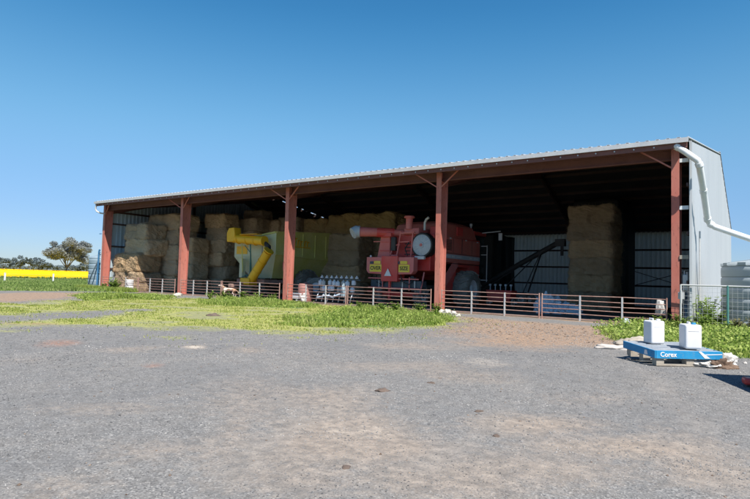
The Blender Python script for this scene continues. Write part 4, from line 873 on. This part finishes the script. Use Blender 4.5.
for sg in (-1,1):
    MB().add([(-.56,sg*.04,.83),(-.62,sg*.06,.82),(-.55,sg*.08,.80),(-.57,sg*.075,.92)],[(0,1,3),(1,2,3),(2,0,3),(0,2,1)]).build('ear', M['dark'], None).parent = dog
    MB().lathe((-.665,sg*.055,.785),[(0,-.012),(.012,0),(0,.012)],8).build('eye', M['black'], None, True).parent = dog
MB().lathe((-.825,0,.715),[(0,-.02),(.02,0),(0,.02)],8).build('nose', M['black'], None, True).parent = dog
dog.rotation_euler.z = R(25)
#@@VEG
# ------------------------------------------------------------------ grass, gravel (numpy scatters)
def leafmat(name, stops, scale=.8, trans=True, rough=.7):
    m, t, b = newmat(name); v = coords(t); n1 = nz(t, v, scale, 4, .7); g_ = t.nodes.new('ShaderNodeNewGeometry')
    mx = t.nodes.new('ShaderNodeMath'); mx.operation = 'MULTIPLY_ADD'; t.links.new(g_.outputs['Random Per Island'], mx.inputs[0]); mx.inputs[1].default_value = .5
    sb = t.nodes.new('ShaderNodeMath'); sb.operation = 'ADD'; t.links.new(n1, mx.inputs[2]); t.links.new(mx.outputs[0], sb.inputs[0]); sb.inputs[1].default_value = -.25
    col = ramp(t, sb.outputs[0], stops).outputs[0]; t.links.new(col, b.inputs['Base Color']); b.inputs['Roughness'].default_value = rough; b.inputs['Specular IOR Level'].default_value = .25
    if trans:
        tr_ = t.nodes.new('ShaderNodeBsdfTranslucent'); t.links.new(col, tr_.inputs[0]); ms = t.nodes.new('ShaderNodeMixShader'); ms.inputs[0].default_value = .35
        t.links.new(b.outputs[0], ms.inputs[1]); t.links.new(tr_.outputs[0], ms.inputs[2]); t.links.new(ms.outputs[0], t.nodes['Material Output'].inputs[0])
    return m
def scatter(poly_or_box, n, keep):
    x0,x1,y0,y1 = poly_or_box; x = RNG.uniform(x0,x1,n); y = RNG.uniform(y0,y1,n); k = RNG.uniform(0,1,n) < keep(x,y); return x[k], y[k]
def blades(name, x, y, h, wd, lean, mat, z=None):
    n = len(x); a = RNG.uniform(0,2*np.pi,n); z0 = ground_z(x,y)-.01 if z is None else z
    l = RNG.uniform(.2,1,n)*lean*h; la = RNG.uniform(0,2*np.pi,n)
    dx, dy = np.cos(a)*wd, np.sin(a)*wd
    v0 = np.stack([x-dx,y-dy,z0],1); v1 = np.stack([x+dx,y+dy,z0],1); v2 = np.stack([x+np.cos(la)*l,y+np.sin(la)*l,z0+h],1)
    vs = np.stack([v0,v1,v2],1).reshape(-1,3); return mesh_np(name, vs, np.arange(3*n).reshape(-1,3), mat, False)
wobf = lambda x,y: (fbm(x,y,2.2,3)-.5)+.8*(fbm(x,y,.7,51)-.5)
def inm(x,y,poly,w=.35,wb=1.): return soft(sdf(x,y,poly)+wobf(x,y)*wb, w)
out_shed = lambda x,y: (sdf(x,y,INSIDE) < -.15).astype(float)
bare = lambda x,y: 1-np.maximum(inm(x,y,TRACK,.3), inm(x,y,TONGUE,.2))
G_OL = leafmat('olive grass', [(.15,(.12,.18,.03)),(.4,(.25,.31,.06)),(.62,(.38,.39,.11)),(.85,(.52,.47,.24))], .9)
G_GR = leafmat('fresh green grass', [(.15,(.10,.15,.02)),(.45,(.22,.31,.05)),(.75,(.42,.45,.14))], 1.2)
G_BL = leafmat('broad leaves', [(.12,(.09,.15,.02)),(.4,(.22,.32,.05)),(.7,(.42,.48,.14))], 1.4)
G_FD = leafmat('field grass', [(.2,(.10,.16,.03)),(.5,(.20,.29,.07)),(.8,(.36,.40,.15))], .12)
x, y = scatter((-60,-4,-18,-.4), 300000, lambda x,y: np.maximum(inm(x,y,OLIVE,.5,2.4),.35*inm(x,y,OLIVE,1.8,4))*(.15+.85*bare(x,y))*(.05+.95*(fbm(x,y,1.3,20)>.45))*(.3+.7*(fbm(x,y,.5,8)>.48)))
tag(blades('olive_grass', x, y, RNG.uniform(.02,.065,len(x)), .010+.0005*np.hypot(x-3,y+23), .9, G_OL), 'sparse olive yellow grass along the gravel edge', 'grass', kind='stuff')
x, y = scatter((-38,-4,-14,-.4), 380000, lambda x,y: np.maximum.reduce([inm(x,y,g,.25,.8) for g in (GREEN1,GREEN2,GREEN3)])*(y<-.75+.5*(fbm(x,y,1.5,33)-.5))*(.12+.88*(fbm(x,y,.7,12)>.47)))
hmask = np.clip(2.6*(fbm(x,y,.9,14)-.25),.12,1.5)*np.where(x<-26,.45,1)
tag(blades('green_grass', x, y, RNG.uniform(.06,.24,len(x))*hmask, .013+.0005*np.hypot(x-3,y+23), .7, G_GR), 'lush bright green grass clumps before the rail fence', 'grass', kind='stuff')
x, y = scatter((-38,-4,-14,-.4), 170000, lambda x,y: np.maximum.reduce([inm(x,y,g,.5,1.6) for g in (GREEN1,GREEN2,GREEN3)])*(y<-.75)*np.clip(3*(fbm(x,y,1.0,14)-.35),.05,1))
hm2 = np.clip(2.6*(fbm(x,y,.9,14)-.25),.12,1.5)*np.where(x<-26,.45,1); hz = RNG.uniform(0,1,len(x))
FLK = lambda name, x, y, z, s, mat: flecks(name, x, y, z, s, mat)
LATE = [('broadleaf_cover', x, y, ground_z(x,y)+.26*hm2*hz, RNG.uniform(.013,.034,len(x)))]
x, y = scatter((-2,9,-10,2), 60000, lambda x,y: inm(x,y,GREEN4,.35,1.2)*(sdf(x,y,[(-2,-.2),(.6,-.2),(.6,4),(-2,4)])<0)); hz = RNG.uniform(0,1,len(x))
LATE.append(('broadleaf_cover', x, y, ground_z(x,y)+np.clip(.1+.5*(fbm(x,y,.8,15)-.2),.03,.5)*hz, RNG.uniform(.015,.045,len(x))))
x, y = scatter((-2,9,-10,2), 70000, lambda x,y: inm(x,y,GREEN4,.25,.8)*(sdf(x,y,[(-2,-.2),(.6,-.2),(.6,4),(-2,4)])<0)*(.3+.7*(fbm(x,y,.5,12)>.42)))
tag(blades('tank_grass', x, y, RNG.uniform(.07,.26,len(x))*np.clip(.3+fbm(x,y,.8,15),0,1.2), .012, .8, G_GR), 'thick green weeds and grass around pallet and grey tank', 'grass', kind='stuff')
x, y = scatter((-92,-30,-12,60), 380000, lambda x,y: inm(x,y,FIELD,.5,1.5)*((x<-40.6)|(y<-1.2))*np.clip(1.3-np.hypot(x+50,y)/70,.15,1))
tag(blades('field_grass', x, y, RNG.uniform(.06,.28,len(x))*np.clip(.3+fbm(x,y,3,16),0,1.2), .02+.0006*np.hypot(x-3,y+23), .9, G_FD), 'rough green paddock grass left of the shed', 'grass', kind='stuff')
x, y = scatter((-41.5,-34.5,-5,-.5), 30000, lambda x,y: soft(sdf(x,y,[(-41.4,-1.6),(-34.6,-1.6),(-34.6,-.5),(-41.4,-.5)]),.3))
tag(blades('fence_grass', x, y, RNG.uniform(.1,.4,len(x)), .03, .6, G_GR), 'green grass at the foot of the leftmost bay', 'grass', kind='stuff')

# loose gravel on the near yard
def stones_np(name, x, y, s, mat):
    n = len(x); base = np.array([(1,0,0),(0,1,0),(-1,0,0),(0,-1,0),(0,0,.8),(0,0,-.5)],float); F_ = np.array([(0,1,4),(1,2,4),(2,3,4),(3,0,4),(1,0,5),(2,1,5),(3,2,5),(0,3,5)])
    a = RNG.uniform(0,2*np.pi,n); ca_, sa_ = np.cos(a), np.sin(a); v_ = base[None]*s[:,None,None]*RNG.uniform(.55,1.25,(n,6,1))
    X_ = v_[...,0]*ca_[:,None]-v_[...,1]*sa_[:,None]*.8; Y_ = v_[...,0]*sa_[:,None]+v_[...,1]*ca_[:,None]*.8
    vs = np.stack([X_+x[:,None],Y_+y[:,None],v_[...,2]*.7+ground_z(x,y)[:,None]],-1).reshape(-1,3)
    fs = (F_[None]+6*np.arange(n)[:,None,None]).reshape(-1,3); return mesh_np(name, vs, fs, mat, False)
G_ST = leafmat('gravel stones', [(.12,(.035,.035,.038)),(.3,(.11,.11,.112)),(.55,(.20,.195,.19)),(.75,(.30,.285,.27)),(.93,(.47,.45,.42))], .6, False, .9)
dens = lambda x,y: np.clip(.35+1.2*(fbm(x,y,1.6,22)-.3),.08,1)
def fr(n, dmin, dmax):   # points in the yard fan before the camera
    d_ = np.sqrt(RNG.uniform(dmin**2,dmax**2,n)); a = R(90)+R(35.6)+RNG.uniform(-R(39),R(39),n); return CAM.x+np.cos(a)*d_, CAM.y+np.sin(a)*d_
xs, ys, ss = [], [], []
for n, d0, d1, s0, s1 in ((40000,2.2,5.5,.003,.011),(70000,5,11,.005,.017),(60000,10,21,.009,.028)):
    x, y = fr(n,d0,d1); no = (inm(x,y,OLIVE,.3)+inm(x,y,GREEN3,.3)+inm(x,y,GREEN4,.2)) < .5; k = (RNG.uniform(0,1,n) < dens(x,y)) & no & (y < -.6); x, y = x[k], y[k]
    xs.append(x); ys.append(y); ss.append(s0+(s1-s0)*RNG.uniform(0,1,len(x))**3.0)
x, y, s_ = map(np.concatenate, (xs,ys,ss))
tag(stones_np('gravel', x, y, s_, G_ST), 'loose grey gravel over the yard', 'gravel', kind='stuff')

x, y = fr(9000,3,20); cl_ = np.interp(fbm(x,y,1.1,61),[.35,.7],[0,1])*(y<-1); k = RNG.uniform(0,1,len(x)) < cl_; x, y = x[k], y[k]
G_CL = leafmat('brown clods', [(.15,(.08,.055,.04)),(.5,(.17,.125,.095)),(.85,(.30,.24,.19))], 1., False, .95)
tag(stones_np('soil_crumbs', x, y, .004+.018*RNG.uniform(0,1,len(x))**4, G_CL), 'scattered brown soil crumbs over the yard', 'soil', kind='stuff')
x, y = scatter((-9.5,-.4,-10,-.6), 5000, lambda x,y: inm(x,y,SAND,.3)); tag(stones_np('rubble_crumbs', x, y, .008+.05*RNG.uniform(0,1,len(x))**5, G_CL), 'brown crumbs on the bare earth before the right bay', 'soil', kind='stuff')
# loose straw on the shed floor and along the rails
x, y = scatter((-40,-1,-.6,9), 16000, lambda x,y: np.clip(2.2*(fbm(x,y,2.5,71)-.4),0,1)*np.clip(1.3-np.abs(y-1.5)/8,0,1)); n = len(x); a = RNG.uniform(0,6.283,n); L_ = RNG.uniform(.06,.16,n); dx, dy = np.cos(a)*L_, np.sin(a)*L_; z0 = ground_z(x,y)+RNG.uniform(.004,.03,n)
vs = np.stack([np.stack([x-dy*.06,y+dx*.06,z0],1),np.stack([x+dy*.06,y-dx*.06,z0],1),np.stack([x+dx,y+dy,z0+.012],1)],1).reshape(-1,3)
tag(mesh_np('loose_straw', vs, np.arange(3*n).reshape(-1,3), M['haylit'], False), 'loose straw strewn over the shed floor', 'straw', kind='stuff')
# ------------------------------------------------------------------ leafy weeds as individual plants
LEAF = leafmat('mallow leaves', [(.2,(.09,.15,.02)),(.5,(.19,.29,.05)),(.8,(.33,.42,.11))], 2.)
LEAF2 = leafmat('drying weed leaves', [(.2,(.12,.13,.05)),(.5,(.24,.22,.09)),(.8,(.38,.32,.17))], 2.)
def weed(name, x, y, h, spread, n, mat, label, seed, grp='tall weeds by the right wall and tank'):
    r_ = random.Random(seed); root = empty(name, (x,y,0), label=label, cat='weed', group=grp); st = MB(); lf = MB()
    for k in range(n):
        a = r_.uniform(0,2*math.pi); hh_ = h*r_.uniform(.5,1); tip = Vector((math.cos(a)*spread*r_.uniform(.1,.9),math.sin(a)*spread*r_.uniform(.1,.9),hh_)); mid = Vector((tip.x*.35,tip.y*.35,hh_*.55))
        st.tube([(0,0,-.02),mid,tip],[.012,.008,.004],5)
        for j in range(13):
            f = r_.uniform(.15,1); p = mid.lerp(tip,(f-.5)*2) if f > .5 else Vector((0,0,0)).lerp(mid,f*2); b_ = r_.uniform(0,6.3); L = r_.uniform(.11,.22)*(1.15-f*.5)*(h/.7)**.5
            d = Vector((math.cos(b_),math.sin(b_),r_.uniform(-.1,.6))).normalized(); sd_ = d.cross(Vector((0,0,1))).normalized()*L*.34
            lf.add([p,p+d*L*.35+sd_,p+d*L-Vector((0,0,L*.15)),p+d*L*.35-sd_,p+d*L*.7+sd_*.8,p+d*L*.7-sd_*.8],[(0,1,3),(1,4,5,3),(4,2,5)])
    st.build('stem', mat, None).parent = root; lf.build('leaves', mat, None).parent = root
WL = [(.75,-.35,.55,'leafy green weed nearest the wall corner'),(1.05,-1.1,.65,'tall bright green weed left of the teal fence post'),(.55,-1.9,.5,'low broad green weed behind the left jerrycan'),(1.0,.6,1.15,'tallest arching weed against the pale wall'),(.9,1.5,1.25,'tall weed between wall and grey tank'),(1.35,-.1,.8,'weed just left of the tank behind the mesh'),
      (1.9,-.9,.5,'dry weed at the foot of the grey tank, left'),(2.4,-.6,.6,'dry weed at the foot of the grey tank, middle'),(3.0,-.9,.55,'dry weed at the foot of the grey tank, right'),(.1,-1.1,.55,'green weed at the foot of the right end post'),(-.45,-.9,.45,'green weed before the last rail panel'),(-.9,-1.6,.35,'small green weed left of the end post'),(.8,-3.2,.4,'green weed between the jerrycans and the wall'),(1.7,-2.4,.45,'green weed before the mesh fence'),(2.5,-2.8,.45,'green weed at the right edge by the mesh')]
for i,(x,y,h,l) in enumerate(WL): weed('weed', x, y, h, h*.65, 16 if h<.7 else 20, LEAF2 if 'dry' in l else LEAF, l, 60+i)
for i,(x,y,h,l) in enumerate(((-37.6,-.85,1.0,'big leafy mallow bush at the foot of the leftmost post'),(-36.9,-.9,.8,'leafy mallow bush next to the white drum'),(-38.4,-1.0,.6,'small leafy bush left at the leftmost post'))): weed('bush', x, y, h, h*.6, 34, LEAF, l, 90+i, 'bushes at the left end of the shed')
for i,(px_,py_,h) in enumerate(((210,299.5,.5),(225,299.5,.55),(242,300,.6),(258,300.5,.55),(272,302,.5),(360,310,.4),(395,312,.45),(420,314,.5),(436,315,.55),(382,312,.4))):
    p = gp(px_,py_); weed('weed', p.x, p.y, h, h*.9, 16, LEAF, 'leafy green weed before the rails, '+('first','second','third','fourth','fifth')[i%5]+(' left of the middle post' if i<5 else ' left of the fourth post'), 120+i, 'weeds before the rails')

# ------------------------------------------------------------------ paddock fence posts, canola, trees
for i,(px_,py_,l) in enumerate(((4.5,282,'white paddock post at the far left edge'),(53,282,'white paddock post right of the far left one'))):
    p = gp(px_,py_); r_ = empty('fence_post', p, label=l, cat='post', group='white posts along the canola paddock'); MB().box((-.075,-.075,-.1),(.075,.075,.95)).build('shaft', M['white'], None, bevel=.02).parent = r_; MB().lathe((0,0,1.0),[(.09,-.05),(.09,-.01),(0,.01)],10).build('cap', M['rock'], None).parent = r_
pa, pb_ = gp(4.5,282), gp(53,282); dv = (pb_-pa); mb = MB()
for z in (.35,.6,.85): mb.tube([pa-dv*3+Vector((0,0,z)),pb_+dv*2+Vector((0,0,z))],.008,4)
tag(mb.build('wire_strands', M['galv'], None), 'thin fence wires along the paddock edge', 'wire')
# canola crop
CE = [gp(-260,276.0), gp(0,278.2), gp(88,279.8)]; e_ = (CE[2]-CE[1]).normalized(); A0 = CE[1]-e_*120; A1 = CE[1]+e_*260; inn = Vector((e_.y*-1,e_.x,0))
if inn.x > 0: inn = -inn
CY = leafmat('canola flowers', [(.1,(.60,.38,.0)),(.45,(.68,.45,.0)),(.8,(.74,.51,.01))], .05, False, .8)
CG = leafmat('canola stems', [(.2,(.05,.09,.02)),(.5,(.10,.17,.03)),(.8,(.2,.28,.05))], .5, False, .8)
n = 60; rows = [0,.4,1.5,5,15,50,150,400,900]; vs = []
m_ = 380
for r0 in [-1]+rows:
    for i in range(m_+1):
        p = A0.lerp(A1,i/m_)+inn*(max(r0,0)+math.sin(i*.9)*.02); vs.append((p.x,p.y,1.32+.015*noise.noise(Vector((i*.7,r0*.3,0))) if r0 > 0 else (1.22 if r0 == 0 else .22)))
vs = np.array(vs); idx2 = np.arange((len(rows)+1)*(m_+1)).reshape(len(rows)+1,m_+1); q = np.stack([idx2[:-1,:-1],idx2[:-1,1:],idx2[1:,1:],idx2[1:,:-1]],-1).reshape(-1,4)
tag(mesh_np('canola_crop', vs, q, CY, False), 'wide bright yellow canola field beyond the paddock', 'crop', kind='stuff')
k = 170000; u = RNG.uniform(0,380,k); r0 = RNG.uniform(.05,.7,k); px3 = A0.x+e_.x*u+inn.x*r0; py3 = A0.y+e_.y*u+inn.y*r0; zz = np.where(RNG.uniform(0,1,k)<.85, RNG.uniform(1.12,1.28,k), RNG.uniform(1.2,1.33,k))
def flecks(name, x, y, z, s, mat):
    n = len(x); c_ = np.stack([x,y,z],1); d1 = RNG.normal(0,1,(n,3)); d1 /= np.linalg.norm(d1,axis=1)[:,None]; d2 = RNG.normal(0,1,(n,3)); d2 /= np.linalg.norm(d2,axis=1)[:,None]; s = s[:,None]
    vs = np.stack([c_-d1*s,c_+d2*s,c_+d1*s,c_-d2*s],1).reshape(-1,3); return mesh_np(name, vs, np.arange(4*n).reshape(-1,4), mat, False)
for i_, (nm_, x_, y_, z_, s_) in enumerate(LATE): tag(flecks(nm_, x_, y_, z_, s_, G_BL), ('leafy ground cover before the rails','leafy ground cover by the grey tank and pallet')[i_], 'ground cover', kind='stuff')
tag(flecks('canola_flowers', px3, py3, zz, RNG.uniform(.04,.09,k), CY), 'dense yellow flower heads on the canola edge', 'crop', kind='stuff')
k = 50000; u = RNG.uniform(0,380,k); r0 = RNG.uniform(-.3,1.2,k); tag(flecks('canola_leaves', A0.x+e_.x*u+inn.x*r0, A0.y+e_.y*u+inn.y*r0, RNG.uniform(-.02,.32,k), RNG.uniform(.06,.16,k), CG), 'green leafy stems under the canola flowers', 'crop', kind='stuff')

BARK = weathered('grey gum bark', (.10,.095,.09), (.16,.15,.14), (.08,.07,.06), 1, .5, .9)
GUM = leafmat('hazy grey green gum foliage', [(.15,(.095,.115,.12)),(.45,(.17,.195,.20)),(.75,(.27,.29,.30))], .12, False, .7)  # gum grey green with bluish distance haze mixed into the leaf colour
GUMF = leafmat('hazy far gum foliage', [(.15,(.07,.10,.115)),(.45,(.11,.145,.16)),(.75,(.15,.19,.205))], .08, False, .8)  # far foliage bluer, distance haze put into its colour
def tree(p, H, Wd, label, seed, n, leaf, mat, grp='gum trees beyond the canola', trunk_h=.3):
    r_ = random.Random(seed); root = empty('gum_tree', p, label=label, cat='tree', group=grp); tb = MB(); cl = []
    tb.tube([(0,0,-.2),(r_.uniform(-.02,.02)*H,0,H*trunk_h*.6),(r_.uniform(-.03,.03)*H,0,H*trunk_h)],[H*.030,H*.024,H*.020],10)
    nb = 12 if n > 3000 else 5
    for k in range(nb):
        a = 2*math.pi*k/nb+r_.uniform(-.4,.4); rad = Wd/2*r_.uniform(.45,.9); zt = H*r_.uniform(.42,.9); b0 = Vector((0,0,H*trunk_h*r_.uniform(.6,1)))
        m1 = Vector((math.cos(a)*rad*.45,math.sin(a)*rad*.45,H*.5+r_.uniform(-.05,.05)*H)); e = Vector((math.cos(a)*rad,math.sin(a)*rad,zt)); tb.tube([b0,m1,e],[H*.012,H*.008,H*.004],7)
        for _ in range(5 if n > 3000 else 3):
            s0 = m1.lerp(e,r_.uniform(.2,1)); q_ = s0+Vector((r_.uniform(-1,1),r_.uniform(-1,1),r_.uniform(-.15,.8)))*Wd*.17; tb.tube([s0,q_],[H*.008,H*.003],5); cl.append((q_,Wd*r_.uniform(.08,.15)))
        cl.append((e,Wd*r_.uniform(.09,.14)))
    for _ in range(22 if n>3000 else 3): cl.append((Vector((r_.uniform(-.3,.3)*Wd,r_.uniform(-.3,.3)*Wd,H*r_.uniform(.45,.93))),Wd*r_.uniform(.08,.13)))
    tr_ = tb.build('trunk', BARK, None, True); tr_.parent = root
    rg = np.random.default_rng(seed); C_ = np.array([c_[0] for c_ in cl]); S_ = np.array([c_[1] for c_ in cl]); j = rg.integers(0,len(cl),n); d = rg.normal(0,1,(n,3)); d /= np.linalg.norm(d,axis=1)[:,None]
    P_ = C_[j]+d*(S_[j]*rg.uniform(.25,1,n)**.6)[:,None]*np.array([1,1,.72]); P_[:,2] = np.maximum(P_[:,2],H*trunk_h*.5)
    cr = flecks('crown', P_[:,0], P_[:,1], P_[:,2], rg.uniform(.5,1.2,n)*leaf, mat); cr.parent = root
def along(px_, dist):
    d = ray(px_,270); d.z = 0; d.normalize(); p = Vector((CAM.x,CAM.y,0))+d*dist; return p
tree(along(66.5,235), 12.6, 14.0, 'large spreading gum tree standing alone left of the shed', 5, 48000, .20, GUM, 'gum trees beyond the canola', .22)
TL = [(-30,420,8,13,'bushy far gum tree off the left edge'),(3,400,8.3,11,'far gum tree at the left picture edge'),(19,410,7.9,13,'low round far tree right of the left edge one'),(29.5,400,9.2,5,'slim far tree standing above its neighbours'),(38,410,8.0,12,'broad far tree left of the large gum'),(47,430,6.0,10,'low far tree just before the large gum'),(80,410,6.5,14,'low far tree directly right of the large gum'),(90,400,6.5,13,'low far tree showing beside the blue tank'),(104,420,7,15,'far tree half hidden by the blue tank')]
for i,(px_,ds,H,Wd,l) in enumerate(TL): tree(along(px_,ds), H*1.0, Wd, l, 200+i, 2600, .42, GUMF, 'far gum trees on the horizon', .25)
# low scrub on the horizon
k = 90000; pxs = RNG.uniform(-500,1250,k); 
a0 = math.atan2(-CM[0][2],-CM[1][2]); az = a0+np.arctan((pxs-375)/FPX); ds = RNG.uniform(430,520,k)
hh = 5.2*(.45+.75*fbm(pxs*1.0,pxs*0,9,40))*RNG.uniform(0,1,k)**.6
tag(flecks('far_scrub', CAM.x+np.sin(az)*ds, CAM.y+np.cos(az)*ds, hh, RNG.uniform(.4,1.0,k), GUMF), 'blue grey line of far scrub along the horizon', 'scrub', kind='stuff')
